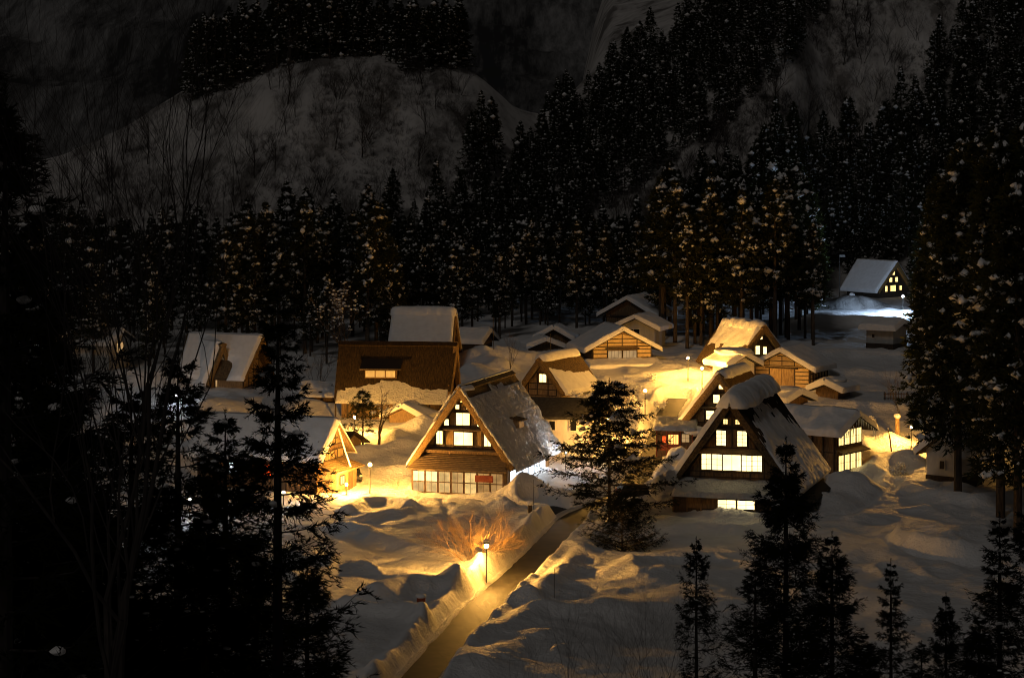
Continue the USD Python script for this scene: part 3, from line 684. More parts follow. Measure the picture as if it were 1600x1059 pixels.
pS = on(1054, 703)
S = thing('shop_hut', 'small red-timbered shop hut with lit doorway under a snowy roof', 'hut', pS, -8)
part(S, 'wall', MB().box(-2.2, 2.2, 0, 3.2, -1.5, 2.6), M['wood'])
part(S, 'door', MB().box(-.85, .55, -.10, -.02, 0, 2.05), M['iron_red'])
for k in range(4): part(S, 'door_pane', MB().box(-.75 + k * .32, -.50 + k * .32, -.13, -.11, .75, 1.9), M['lit_amber'])
part(S, 'poster', MB().box(-1.5, -1.0, -.06, -.02, .9, 1.7), M['lit_red'])
part(S, 'notice_board', MB().box(-1.7, -1.0, -.45, -.38, .0, .7), M['iron_red'])
window(S, .9, 1.8, 1.0, 2.0, -.05, M['lit_dim'], 2, 2, fr=.06)
for x in (-2.2, -1.0, .7, 2.2): part(S, 'post', MB().box(x - .06, x + .06, -.12, -.02, -1, 2.55), M['iron_red'])
part(S, 'roof', MB().hexa([(-2.7, -.8, 2.45), (2.7, -.8, 2.45), (2.7, 3.4, 3.2), (-2.7, 3.4, 3.2)], [(-2.7, -.8, 2.6), (2.7, -.8, 2.6), (2.7, 3.4, 3.35), (-2.7, 3.4, 3.35)]), M['shingle'])
pent_snow(S, -2.7, 2.7, 3.35, 2.6, 3.4, -.8, .4, 35)

# ------------------------------------------------------------------ store F with pale panels
pF = on(1222, 604)
Fh, WF, HF = gable_house('storehouse', 'pale panelled storehouse with black framing and thick snow roof', 'storehouse', pF, -28, 4.1, 7.0, 2.9, 5.0, 'panel_light', 'roof_tile', snow=.62, seed=41)
topF = lambda x: 4.65 - abs(x) * .51
wall_frame(Fh, [-4.05, -1.9, 0, 1.9, 4.05], [2.95, 3.6, 4.3], -.005, M['wood_dark'], M['panel_light'], top=topF, post=.1)
for xa, xb in ((-4.05, -1.9), (1.9, 4.05)):
    wall_frame(Fh, [xa, xb], [0, .55, 1.1, 1.65, 2.2, 2.75], -.005, M['wood_dark'], M['panel_light'], post=.14)
for xa, xb in ((-1.75, -.05), (.05, 1.75)): part(Fh, 'door', MB().box(xa, xb, -.10, -.02, -.3, 2.5), M['board'])
part(Fh, 'lintel', MB().box(-2.4, 2.4, -.35, -.005, 2.55, 2.78), M['wood_dark'])
for y in np.arange(.1, 7.2, 1.15):
    part(Fh, 'side_post', MB().box(4.1, 4.22, y - .07, y + .07, -1, 2.8), M['wood_dark'])
for z in (.5, 1.2, 1.9): part(Fh, 'side_rail', MB().box(4.1, 4.17, .1, 6.9, z - .05, z + .05), M['wood_dark'])
lump(Fh, 'snow_heap', (5.6, 2.0, .2), (1.7, 1.6, 1.2), 42)

# ------------------------------------------------------------------ house E behind F
pE = on(1188, 590)
E = gassho('thatched_house', 'thatched house with lumpy snow on its ridge at the edge of the cedar wood', pE, 26, 5.0, 1.8, 7.6, 9.0, ov=.8, lean=.6, t=.6, hw=3.8, seed=51, wallm='wood')
for x0, x1, z0, z1 in ((-.9, -.15, 3.4, 4.6), (.35, 1.0, 3.4, 4.4), (-.2, .25, 5.5, 6.0), (-.6, -.2, 2.1, 2.5), (.4, .8, 2.1, 2.5), (1.6, 2.3, 2.1, 2.7)): window(E, x0, x1, z0, z1, -.12, M['lit'], 1, 1, fr=.06)
pent_roof(E, -2.4, 2.4, 3.1, 2.85, -.05, -.6, M['reed'], side=.1, name='ledge')
ridge_cap(E, [(0, -.9, 7.5), (0, 4, 7.6), (0, 9.8, 7.5)], 1.2, .7, 52, rough=.5)
snow_slab(E, -1, 5.05, 1.75, 7.63, -.8, 9.8, .6, 53, cover=lambda u, v, P: .1 + 1.5 * (.62 - v - .6 * (meshkit.fbm(P * .5, 3, 3) - .5)), rough=.6)
snow_slab(E, 1, 5.05, 1.75, 7.63, -.9, 9.8, .5, 54, rough=.4)

# small buildings squeezed between E and F
p_ = on(1160, 606)
Ws, _, _ = gable_house('white_storehouse', 'narrow cream storehouse under a domed snow cap below the cedar wood', 'storehouse', p_, 28, 2.0, 4.5, 3.6, 4.6, 'plaster', 'roof_tile', snow=.7, seed=55)
lump(Ws, 'snow_cap', (0, 2.0, 4.9), (2.5, 3.2, .7), 56)

for k, (px, py, rot, hw, ha, lab) in enumerate(((1292, 622, -35, 1.7, 2.0, 'low dark shed with a pillow of snow against the pale panelled storehouse'), (1246, 640, 40, 2.0, 2.2, 'snow-loaded lean-to between the dark thatched house and the pale storehouse'))):
    h_, _, _ = gable_house('shed', lab, 'shed', on(px, py), rot, hw, 3.6, ha * .68, ha, 'wood', 'roof_tile', snow=.75, seed=170 + k)
    lump(h_, 'snow_cap', (0, 1.8, ha + .3), (hw * 1.1, 2.0, .55), 171 + k)
# ------------------------------------------------------------------ house G, centre back, and its neighbours
pG = on(972, 568)
G, _, _ = gable_house('farmhouse', 'warm-lit timber farmhouse with wide gable and two curtained windows', 'house', pG, 14, 4.6, 8.5, 2.6, 5.0, 'wood', 'roof_tile', snow=.6, seed=61, roof_over=1.2)
topG = lambda x: 4.7 - abs(x) * .52
wall_frame(G, [-4.5, -2.3, 0, 2.3, 4.5], [2.6, 3.1, 3.7, 4.4], -.005, M['wood_dark'], M['panel_light'], top=topG)
for xa, xb in ((-4.5, -2.3), (2.3, 4.5)): wall_frame(G, [xa, xb], [-.3, .3, .9, 1.5, 2.1, 2.55], -.005, M['wood_dark'], M['panel_light'])
for xa, xb in ((-2.2, -.1), (.1, 2.2)): window(G, xa, xb, .3, 1.95, -.08, M['lit_dim'], 4, 1, fr=.08)
part(G, 'lintel', MB().box(-2.6, 2.6, -.4, -.005, 2.15, 2.4), M['wood_dark'])
pent_roof(G, -6.0, 5.6, .1, -.6, -.05, -3.0, M['roof_tile'], side=.2)
pent_snow(G, -6.2, 5.8, .1, -.6, -.05, -3.2, .75, 62, mat='snow', rough=.25)
part(G, 'porch_wall', MB().box(-5.6, 5.2, -2.6, -.05, -3, -.6), M['wood_dark'])
pH = by(982, 382)
H, _, _ = gable_house('farmhouse', 'tall farmhouse standing highest behind the others at the foot of the cedars', 'house', pH + [0, 0, -1.0], -24, 4.0, 8.0, 5.0, 7.2, 'wood', 'roof_tile', snow=.6, seed=65, roof_over=1.2)
part(H, 'lintel', MB().box(-3.2, 3.2, -.3, -.005, 4.2, 4.45), M['wood_dark'])
wall_frame(H, [-3.9, -1.9, 0, 1.9, 3.9], [2.0, 3.0, 4.1], -.005, M['wood_dark'], M['wood'])
pI = by(994, 362)
I_, _, _ = gable_house('cottage', 'small grey cottage with a dark twin window between two farmhouses', 'house', pI + [0, 0, -.3], -20, 3.0, 6.0, 3.8, 5.2, 'plaster_grey', 'roof_tile', snow=.6, seed=67)
window(I_, -1.4, .6, 2.6, 3.4, -.06, M['glass_dark'], 2, 1, fr=.08, frame=M['plaster'])
for k, (px, py, rot, hw, ha, lab) in enumerate(((866, 545, -10, 2.2, 3.2, 'small shed with arched snow roof before the dark forest'), (852, 552, 10, 2.0, 2.0, 'low hut buried under a thick snow pillow left of the farmhouse'), (760, 548, 70, 2.6, 3.0, 'snow-topped shack at the forest edge right of the double-roofed house'))):
    h_, _, _ = gable_house('shed', lab, 'shed', on(px, py), rot, hw, 3.6, ha * .62, ha, 'wood', 'roof_tile', snow=.65, seed=70 + k)

# ------------------------------------------------------------------ house J, small thatched
pJ = on(848, 622)
J = gassho('thatched_house', 'small thatched house with one lit gable window and a heavy ridge of snow', pJ, -30, 3.9, .9, 5.6, 9.0, ov=.7, lean=.5, t=.6, hw=2.9, seed=81, wallm='board')
window(J, -.45, .65, 2.2, 3.3, -.12, M['lit'], 2, 1, fr=.07)
part(J, 'gable_vent', MB().prism([(-.25, 4.1), (.25, 4.1), (0, 4.5)], -.14, -.06), M['lit_amber'])
wall_frame(J, [-2.2, -.8, .9, 2.2], [.4, 1.2, 2.0, 3.5], -.004, M['wood_dark'], M['board'], top=lambda x: 4.7 - abs(x) * 1.2)
ridge_cap(J, [(0, -.9, 5.6), (0, 4, 5.75), (0, 9.6, 5.7)], 1.15, .62, 82, rough=.2)
snow_slab(J, 1, 3.95, .85, 5.63, -.8, 9.6, .5, 83, cover=lambda u, v, P: .1 + 1.5 * (v - .30 - .35 * u + .3 * (u > .75) * (u - .6)), rough=.5)
snow_slab(J, -1, 3.95, .85, 5.63, -.8, 9.6, .4, 84)

# ------------------------------------------------------------------ white storehouse K
pK = on(905, 690)
K, _, _ = gable_house('white_storehouse', 'white plastered storehouse with a bare dark roof behind the fir', 'storehouse', pK + [3.2, 3, 0], 78, 3.2, 8.6, 3.4, 5.1, 'plaster', 'roof_tile', snow=0, seed=91, t=.35, roof_over=.7)
for q, yy in enumerate((3.3, 6.0)):
    fx = -3.2
    part(K, 'window', MB().box(fx - .12, fx - .01, yy - .55, yy + .55, 1.2, 2.6), M['plaster'])
    part(K, 'pane', MB().box(fx - .16, fx - .12, yy - .36, yy + .36, 1.35, 2.45), M['glass_dark'])

# ------------------------------------------------------------------ double-roofed house L (two things)
pL = on(706, 648)
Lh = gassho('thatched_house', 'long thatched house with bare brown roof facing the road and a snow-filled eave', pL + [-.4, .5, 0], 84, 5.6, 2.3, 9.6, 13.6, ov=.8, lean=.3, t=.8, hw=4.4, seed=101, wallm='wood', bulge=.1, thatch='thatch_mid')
snow_slab(Lh, -1, 5.65, 2.25, 9.63, -.6, 14.2, .8, 102, cover=lambda u, v, P: .05 + 1.3 * (v - .80 + .14 * np.exp(-((u - .55) / .22) ** 2) + .16 * (meshkit.fbm(P * .7, 3, 4) - .5)), rough=.5, mat=M['snow_rough'], nu=90, nv=60)
vv = .50
part(Lh, 'dormer', MB().box(-5.6 * vv - 1.0, -5.6 * vv + .6, 6.4, 10.6, 9.6 - 7.3 * vv - .9, 9.6 - 7.3 * vv + .3), M['wood'])
for k in range(3): part(Lh, 'dormer_pane', MB().box(-5.6 * vv - 1.05, -5.6 * vv - 1.0, 6.6 + k * 1.35, 7.8 + k * 1.35, 9.6 - 7.3 * vv - .75, 9.6 - 7.3 * vv + .1), M['plaster'])
part(Lh, 'dormer_roof', MB().hexa([(-5.6 * vv - 1.7, 5.8, 9.6 - 7.3 * vv + .2), (-5.6 * vv - 1.7, 11.2, 9.6 - 7.3 * vv + .2), (-5.6 * vv + 1.0, 11.2, 9.6 - 7.3 * vv + 1.3), (-5.6 * vv + 1.0, 5.8, 9.6 - 7.3 * vv + 1.3)][::-1],
    [(-5.6 * vv - 1.7, 5.8, 9.6 - 7.3 * vv + .4), (-5.6 * vv - 1.7, 11.2, 9.6 - 7.3 * vv + .4), (-5.6 * vv + 1.0, 11.2, 9.6 - 7.3 * vv + 1.5), (-5.6 * vv + 1.0, 5.8, 9.6 - 7.3 * vv + 1.5)][::-1]), M['wood_dark'])
for y in np.arange(.4, 14.4, 1.55): part(Lh, 'post', MB().box(-4.62, -4.45, y - .08, y + .08, -1, 2.2), M['wood_dark'])
for y in (1.3, 4.4, 7.5, 9.0): part(Lh, 'shutter', MB().box(-4.50, -4.42, y, y + 1.2, -.5, 1.7), M['board'])
pL2 = by(704, 338)
L2 = gassho('thatched_house', 'thatched house with smooth deep snow roof rising behind the long brown roof', pL2 + [.3, 0, -1.2], 84, 5.0, 3.4, 9.6, 8.6, ov=.6, lean=-.2, t=.7, hw=4.0, seed=111, wallm='wood', bulge=-.35)
snow_slab(L2, -1, 5.1, 3.3, 9.65, -.6, 9.2, .55, 112, lean=-.2, rough=.12, bulge=-.35)
snow_slab(L2, 1, 5.1, 3.3, 9.65, -.9, 9.2, .7, 113, lean=-.2, rough=.2, bulge=-.35)
ridge_cap(L2, [(0, -.6, 9.6), (0, 4, 9.7), (0, 9.2, 9.6)], 1.0, .75, 114, rough=.10)

pM = on(632, 662)
Mh, _, _ = gable_house('shed', 'low shed with golden gable half sunk in snow below the long thatched house', 'shed', pM, -24, 2.2, 4.5, 1.2, 2.2, 'board', 'shingle', snow=.6, seed=121)
pWt = on(520, 628)
Wt, _, _ = gable_house('shed', 'flat-roofed low shed with patchy snow left of the long thatched house', 'shed', pWt + [4.5, 0, 0], 86, 2.8, 8.0, 1.5, 2.6, 'wood', 'thatch', snow=.4, seed=123, cover=lambda u, v, P: .2 + .9 * (meshkit.fbm(P * 1.2, 3, 5) - .45), snow_rough=.6)

# ------------------------------------------------------------------ house P, left of the plaza
pP = on(522, 765)
Ph, _, _ = gable_house('timber_house', 'long timber house with plain snow roof and carved gable facing the lamp', 'house', pP + [-.5, 1.0, 0], 70, 3.6, 15.0, 4.6, 7.6, 'wood', 'shingle', snow=.55, seed=131, roof_over=1.0, ov=1.1, snow_rough=.1)
wall_frame(Ph, [-3.5, -1.75, 0, 1.75, 3.5], [3.3, 4.3], -.005, M['wood_dark'], M['board'])
wall_frame(Ph, [-3.5, -1.2, 1.2, 3.5], [4.9, 5.6, 6.8], -.005, M['wood_dark'], M['board'], top=lambda x: 7.2 - abs(x) * .83)
pent_roof(Ph, -3.5, 3.5, 3.2, 2.3, -.05, -2.6, M['board'], side=.3, boards=7)
part(Ph, 'porch_wall', MB().box(-2.8, 2.8, -2.0, -.05, -1.5, 2.3), M['board'])
window(Ph, -1.9, -.7, .8, 1.7, -2.06, M['lit_soft'], 2, 1)
part(Ph, 'door', MB().box(.5, 1.6, -2.08, -2.01, -.4, 1.9), M['wood'])
part(Ph, 'rope', MB().tube([(-.2, -1.1, 6.9), (-.1, -1.8, 4.6), (0, -2.5, 2.6)], .09, 6), M['snow'])
for y, mm in ((5.6, 'lit_red'), (9.5, 'lit_cool')):
    part(Ph, 'side_window', MB().box(-3.7, -3.61, y, y + 1.6, 1.6, 3.0), M['wood_dark'])
    part(Ph, 'side_pane', MB().box(-3.73, -3.70, y + .1, y + 1.5, 1.7, 2.9), M[mm])
for y in np.arange(.2, 15, 1.8): part(Ph, 'side_post', MB().box(-3.74, -3.6, y - .08, y + .08, -1, 4.4), M['wood_dark'])
pPs = on(548, 712)
Pst, _, _ = gable_house('shed', 'bare dark-roofed shed with plank walls behind the timber house', 'shed', pPs, 60, 2.2, 5.0, 1.9, 3.0, 'board', 'wood_dark', snow=0, seed=135)
for k, y in enumerate(np.arange(.3, 5, .6)): part(Pst, 'plank', MB().box(-2.27, -2.21, y, y + .5, -.5, 1.6), M['board'])

# ------------------------------------------------------------------ house N far left and its companion
pN = on(400, 606)
Nh = gassho('thatched_house', 'thatched house whose snow roof hangs over an unlit plank gable far left', pN + [-.5, 1, 0], 68, 4.4, 1.6, 7.2, 9.0, ov=.9, lean=.7, t=.6, hw=3.1, seed=141, wallm='board')
snow_slab(Nh, -1, 4.45, 1.55, 7.23, -1.0, 9.8, .7, 142, lean=.6, rough=.2, cover=lambda u, v, P: .75 - 1.6 * sstep(.45, .75, u * 0 + v) * sstep(.12, .4, u) * sstep(.75, .45, u))
snow_slab(Nh, 1, 4.45, 1.55, 7.23, -1.0, 9.8, .5, 143, lean=.6)
wall_frame(Nh, [-3, -1.5, 0, 1.5, 3], [.2, 1.4, 2.6, 3.9], -.004, M['wood_dark'], M['board'], top=lambda x: 6.2 - abs(x) * 1.25)
pN2 = on(343, 606)
Nk = gassho('thatched_hut', 'steep little thatched hut with dim doorway beside the far left house', pN2, 38, 2.5, .6, 6.4, 6.0, ov=.7, lean=.4, t=.55, hw=1.7, seed=145, wallm='wood')
window(Nk, -.75, .75, .2, 2.0, -.10, M['lit_dim'], 4, 1, fr=.08)
snow_slab(Nk, -1, 2.55, .55, 6.43, -.5, 6.6, .6, 146, rough=.5)
snow_slab(Nk, 1, 2.55, .55, 6.43, -.3, 6.6, .5, 147, rough=.5)
pO = on(140, 582)
Oh, _, _ = gable_house('white_house', 'plain two-tone modern house with a cool lit cross window at far left', 'house', pO + [4, 2, 0], 75, 3.6, 12.0, 4.6, 6.0, 'plaster', 'roof_tile', snow=.4, seed=151)
part(Oh, 'dado', MB().box(-3.68, -3.61, -.05, 12.05, -1, 2.3), M['plaster_grey'])
for y0, z0, mm in ((10.2, 3.4, 'lit_cool'), (8.9, 3.4, 'lit_blue'), (10.2, 2.5, 'lit_blue'), (8.9, 2.5, 'lit_blue')):
    part(Oh, 'pane', MB().box(-3.70, -3.66, y0, y0 + 1.2, z0, z0 + .8), M[mm])
part(Oh, 'window', MB().box(-3.68, -3.62, 5.2, 6.2, 2.8, 3.8), M['plaster']); part(Oh, 'pane', MB().box(-3.71, -3.68, 5.4, 6.0, 3.0, 3.6), M['glass_dark'])
window(Oh, -1.2, 1.2, 2.8, 4.2, -.05, M['lit_dim'], 2, 1)

# ------------------------------------------------------------------ T: two-storey house right of B, S: storehouses right
pT = on(1322, 738)
Th, _, _ = gable_house('two_storey_house', 'two-storey house with lit end windows, streaked snow roof and icicles', 'house', pT + [.6, 1.5, 0], 52, 3.0, 9.5, 5.2, 6.6, 'wood', 'roof_tile', snow=.75, seed=161, roof_over=1.3, ov=1.4, snow_rough=.35)
for x0, x1 in ((-2.7, -1.5), (-1.3, -.1), (.1, 1.3), (1.5, 2.7)):
    window(Th, x0, x1, 3.2, 4.9, -.06, M['lit_soft'], 2, 2, fr=.06)
    window(Th, x0, x1, .2, 2.0, -.06, M['lit_soft'], 2, 2, fr=.06)
pent_roof(Th, -3.1, 3.1, 2.75, 2.4, -.05, -1.1, M['shingle'], side=.1)
for y in np.arange(.3, 9.4, 1.5): part(Th, 'side_post', MB().box(-3.12, -3.0, y - .08, y + .08, -1, 5.0), M['wood_dark'])
for z in (2.4, 4.6): part(Th, 'side_rail', MB().box(-3.09, -3.0, .1, 9.4, z - .07, z + .07), M['wood_dark'])
rng = np.random.default_rng(5)
for k in range(14):
    x = -3.8 + k * .57 + rng.uniform(-.15, .15); ln = rng.uniform(.4, 1.3)
    zt = 6.6 - abs(x) * .47 - .25
    part(Th, 'icicle', MB().tube([(x, -1.5, zt), (x, -1.5, zt - ln * .5), (x, -1.5, zt - ln)], [.07, .045, .008], 5), M['ice'])
pSk = on(1473, 764)
Sk, _, _ = gable_house('white_storehouse', 'white-walled storehouse with black skirting under the right-hand grove', 'storehouse', pSk, -40, 2.1, 5.2, 4.6, 6.2, 'plaster', 'shingle', snow=.7, seed=171, roof_over=.9, ov=.9)
part(Sk, 'skirting', MB().box(-2.16, 2.16, -.06, 5.26, -1.5, 1.5), M['wood_dark'])
window(Sk, -.3, .3, 2.3, 3.2, -.06, M['glass_dark'], 1, 1, fr=.1, frame=M['plaster'])
pQ = on(1398, 466)
Q = gassho('thatched_house', 'lone thatched house with glowing gable high at the top right of the village', pQ + [0, 2, 0], 34, 5.0, 1.4, 7.2, 9.5, ov=.8, lean=.5, t=.6, hw=3.8, seed=181, wallm='wood_dark')
for x0, x1, z0, z1 in ((-.35, .35, 4.6, 5.4), (-1.2, -.4, 3.2, 4.1), (.4, 1.2, 3.2, 4.1), (-2.4, -1.7, 1.3, 2.4), (-.9, .6, 1.3, 2.5), (1.6, 2.3, 1.5, 2.4)): window(Q, x0, x1, z0, z1, -.14, M['lit_soft'], 1, 1, fr=.08)
snow_slab(Q, -1, 5.05, 1.35, 7.23, -.9, 10.2, .5, 182, lean=.4, rough=.2)
snow_slab(Q, 1, 5.05, 1.35, 7.23, -.9, 10.2, .5, 183, lean=.4)
pR = on(1384, 545)
Rh, _, _ = gable_house('shed', 'plain earth-walled shed with rounded snow roof beside the black grove', 'shed', pR + [2.2, 0, 0], 55, 2.4, 4.6, 3.4, 4.1, 'plaster_grey', 'roof_tile', snow=.8, seed=185)
part(Rh, 'skirting', MB().box(-2.46, 2.46, -.05, 4.65, -1, .9), M['wood_dark'])
part(Rh, 'window', MB().box(-2.46, -2.40, 3.2, 3.6, 1.8, 2.3), M['wood_dark'])

# ------------------------------------------------------------------ street lamps (each carries its own light: an emitting globe)
def street_lamp(label, px, py, h=3.3, globe='globe', hood=True, r=.17, dz=0.0, pos=None):
    p = on(px, py) if pos is None else np.array(pos, float)
    p[2] = gz(p[0], p[1]) + dz if pos is None else p[2]
    t = thing('street_lamp', label, 'street lamp', p, 0)
    part(t, 'pole', MB().tube([(0, 0, -1.5), (0, 0, h * .6), (0, 0, h)], [.07, .055, .05], 8), M['metal'], 40)
    part(t, 'globe', trimesh.creation.icosphere(2, r).apply_translation((0, 0, h + r + .05)), M[globe], True)
    part(t, 'lamp_base', MB().tube([(0, 0, h - .06), (0, 0, h + .06)], [.14, .16], 10), M['metal'], 40)
    if hood:
        zt = h + 2 * r + .12
        part(t, 'lamp_hood', MB().tube([(0, 0, zt), (0, 0, zt + .10), (0, 0, zt + .26)], [.30, .26, .04], 10), M['metal'], 40)
        for a in range(4):
            c, s_ = math.cos(a * PI / 2 + .6) * .2, math.sin(a * PI / 2 + .6) * .2
            part(t, 'bracket', MB().bar((c * .6, s_ * .6, h), (c, s_, zt + .02), .025), M['metal'])
        lump(t, 'snow_cap', (0, 0, zt + .24), (.30, .30, .16), int(px), sub=2)
    return t
street_lamp('hooded lantern lamp beside the shrub on the near road bend', 760, 897, 3.1)
street_lamp('globe lamp on a pole between the timber house and the lit porch', 578, 772, 3.0, hood=False)
street_lamp('upper globe lamp on the snowbank below the cedar trunks, taller of the pair', 1075, 596, 3.0, 'globe_far', hood=False)
street_lamp('lower globe lamp of the pair on the snowbank below the cedars', 1097, 612, 3.0, 'globe_far', hood=False)
street_lamp('globe lamp on the bushy snow slope under the farmhouse', 1008, 652, 3.2, 'globe_low', hood=False)
street_lamp('lamp glinting through the upper branches of the tall fir', 952, 700, 3.4, 'globe_far', hood=False)
street_lamp('lamp at the eave corner of the four-window thatched house', 1052, 674, 1.7, 'globe_low', hood=False, r=.15)
street_lamp('lamp hidden behind the timber house roof, lighting the small green cedar', 554, 682, 2.0, 'globe_far', hood=False)
street_lamp('lamp lighting the snow beside the timber house porch', 541, 774, 1.0, 'globe', hood=False, r=.13)
street_lamp('lamp behind the edge of the right-hand grove, lighting the snow gully', 1424, 700, 2.4, 'globe_far', hood=False)
street_lamp('cool white lamp in front of the lone far house', 1411, 492, 3.0, 'globe_cool', hood=False, r=.2)
street_lamp('cool white lamp at the side of the lit-porch house', 884, 738, 1.9, 'globe_white', hood=False, r=.13)
street_lamp('cool lamp in the dark yard seen through the left firs', 296, 812, 2.0, 'globe_white', hood=False, r=.14)
street_lamp('cool lamp half hidden behind the left fir below the timber house', 443, 790, 1.2, 'globe_white', hood=False, r=.12)
street_lamp('cool lamp deep among the left trees', 205, 846, 1.6, 'globe_white', hood=False, r=.10)
street_lamp('cool lamp low in front of the unlit thatched hut', 275, 640, 1.0, 'globe_white', hood=False, r=.12)

# ------------------------------------------------------------------ trees
OCT = np.array([[1,0,0],[-1,0,0],[0,1,0],[0,-1,0],[0,0,1],[0,0,-1.]])
OCTF = np.array([[0,2,4],[2,1,4],[1,3,4],[3,0,4],[2,0,5],[1,2,5],[3,1,5],[0,3,5]])
def blades(o, d, w, l, rng):
    """One thin triangle per row: origin o, direction d."""
    n = len(o)
    r = rng.normal(size=(n, 3)); s = np.cross(d, r); s /= np.linalg.norm(s, axis=1, keepdims=True) + 1e-9
    w = np.broadcast_to(w, (n,))[:, None]; l = np.broadcast_to(l, (n,))[:, None]
    v = np.stack([o - s * w, o + s * w, o + d * l], 1).reshape(-1, 3)
    return v, np.arange(3 * n).reshape(-1, 3)
def clumps(c, size, rng, flat=.85):
    n = len(c)
    v = OCT[None] * np.broadcast_to(size, (n,))[:, None, None] * rng.uniform(.6, 1.25, (n, 6, 1)) * [1, 1, flat]
    f = OCTF[None] + 6 * np.arange(n)[:, None, None]
    return (v + c[:, None]).reshape(-1, 3), f.reshape(-1, 3)
def unit(d): return d / (np.linalg.norm(d, axis=-1, keepdims=True) + 1e-9)

def conifer_geo(seed, H, R, z0, nb, sprays, nbl, bw, bl, droop=.35, prof=.8, snow_n=200, snow_s=.3, wood=False, upturn=.15, gaps=0.0, spread=.33, top_r=.12, ragged=.3, twig=1.2):
    rng = np.random.default_rng(seed)
    zf = np.sort(rng.uniform(0, 1, nb) ** .9)
    if gaps: zf = np.round(zf / gaps) * gaps + rng.normal(0, gaps * .12, nb)
    zf = np.clip(zf * (.972 if wood else 1), 0, .99)
    z = z0 + (H - z0) * zf
    r = (R * (1 - zf) ** prof + top_r * (1 - zf * .6)) * rng.uniform(1 - ragged, 1 + ragged * .55, nb)
    if z0 / H > .2: r *= np.minimum(1, .45 + zf * 3.2)
    az = (np.arange(nb) * 2.39996 + rng.normal(0, .35, nb)) % (2 * PI)
    out = np.stack([np.cos(az), np.sin(az), 0 * az], 1); lat = np.stack([-np.sin(az), np.cos(az), 0 * az], 1)
    def pos(i, t):
        up = (.25 * t - droop * t ** 1.7 + upturn * t ** 4) * r[i]
        return np.stack([0 * t, 0 * t, z[i]], -1) + out[i] * (r[i] * t)[:, None] + np.array([0, 0, 1.0]) * up[:, None]
    i = np.repeat(np.arange(nb), sprays); t = rng.uniform(.10, 1, len(i)) ** .72
    side = rng.uniform(-1, 1, len(i))
    c = pos(i, t) + lat[i] * (side * spread * .6 * r[i] * (1.05 - t) ** .6)[:, None] + rng.normal(0, .02, (len(i), 3))
    k = np.repeat(np.arange(len(i)), nbl)
    ds = unit(out[i] * rng.uniform(.25, 1.0, (len(i), 1)) + lat[i] * (side * .8 + rng.normal(0, .3, len(i)))[:, None] + np.array([0, 0, 1.0]) * rng.uniform(-.55, .45, (len(i), 1)))
    Lt = bl * twig * rng.uniform(.5, 1.25, len(i)) * np.clip(.25 + .75 * r[i] / 1.4, .25, 1)
    w_ = rng.uniform(0, 1, len(k))
    o = c[k] + ds[k] * (Lt[k] * w_)[:, None] + np.array([0, 0, -1.0]) * (.18 * Lt[k] * w_ ** 2)[:, None]
    d = unit(ds[k] + rng.normal(0, .42, (len(k), 3)) + [0, 0, .12])
    v, f = blades(o, d, bw * rng.uniform(.6, 1.3, len(k)), bl * rng.uniform(.55, 1.2, len(k)) * np.clip(.35 + .65 * r[i][k] / 1.2, .35, 1), rng)
    tip = blades(np.array([0, 0, H]) - np.array([0, 0, 1.0]) * rng.uniform(.1, 3.2, (60, 1)) * bl, unit(np.array([0, 0, .9]) + rng.normal(0, .5, (60, 3))), bw, bl * .8, rng)
    crown = MB().add(v, f); crown.add(*tip)
    tr = MB().tube([(0, 0, -3.0), (0, 0, z0 * .6 + .2), (0, 0, H * .7), (0, 0, H * .985)], [.013 * H + .04, .011 * H + .03, .006 * H + .015, .008], 7)
    if wood:
        br = tr
        for q in range(nb):
            tt = np.array([0, .35, .7, .95]); P = pos(np.full(4, q), tt)
            br.tube(P, np.array([.03, .022, .014, .006]) * (.5 + r[q] * .3), 3)
    sn = None
    if snow_n:
        wq = rng.uniform(0, 1, nb) ** 4; q = rng.choice(nb, snow_n, p=wq / wq.sum()); t = rng.uniform(.5, 1.06, snow_n)
        c = pos(q, t) + lat[q] * (rng.uniform(-1, 1, snow_n) * spread * .8 * r[q] * (1 - t) ** .5)[:, None] + [0, 0, snow_s * .35]
        if wood and snow_s < .2:
            sn = MB()
            for k_, c_ in enumerate(c):
                q_ = snow_s * rng.uniform(.5, 1.5); bv, bf = blob(950 + k_ % 5, (1, 1, 1), 1, .5); sn.add(bv * [q_ * 1.5, q_ * 1.3, q_ * .7] + c_ - [0, 0, snow_s * .2], bf)
        else: sn = clumps(c, snow_s * rng.lognormal(-.45, .45, snow_n), rng)
    return tr, None, crown, sn

class Proto: pass
def make_tree(name, label, cat, loc, rot, scale, geo, leaf, bark, group=None, snow_mat='snow'):
    tr, br, crown, sn = geo
    t = thing(name, label, cat, loc, rot, group, (scale,) * 3)
    part(t, 'trunk', tr, M[bark], 40)
    if br is not None: part(t, 'branches', br, M[bark])
    part(t, 'crown', crown, M[leaf])
    if sn is not None: part(t, 'snow_clumps', sn, M[snow_mat], True)
    return t

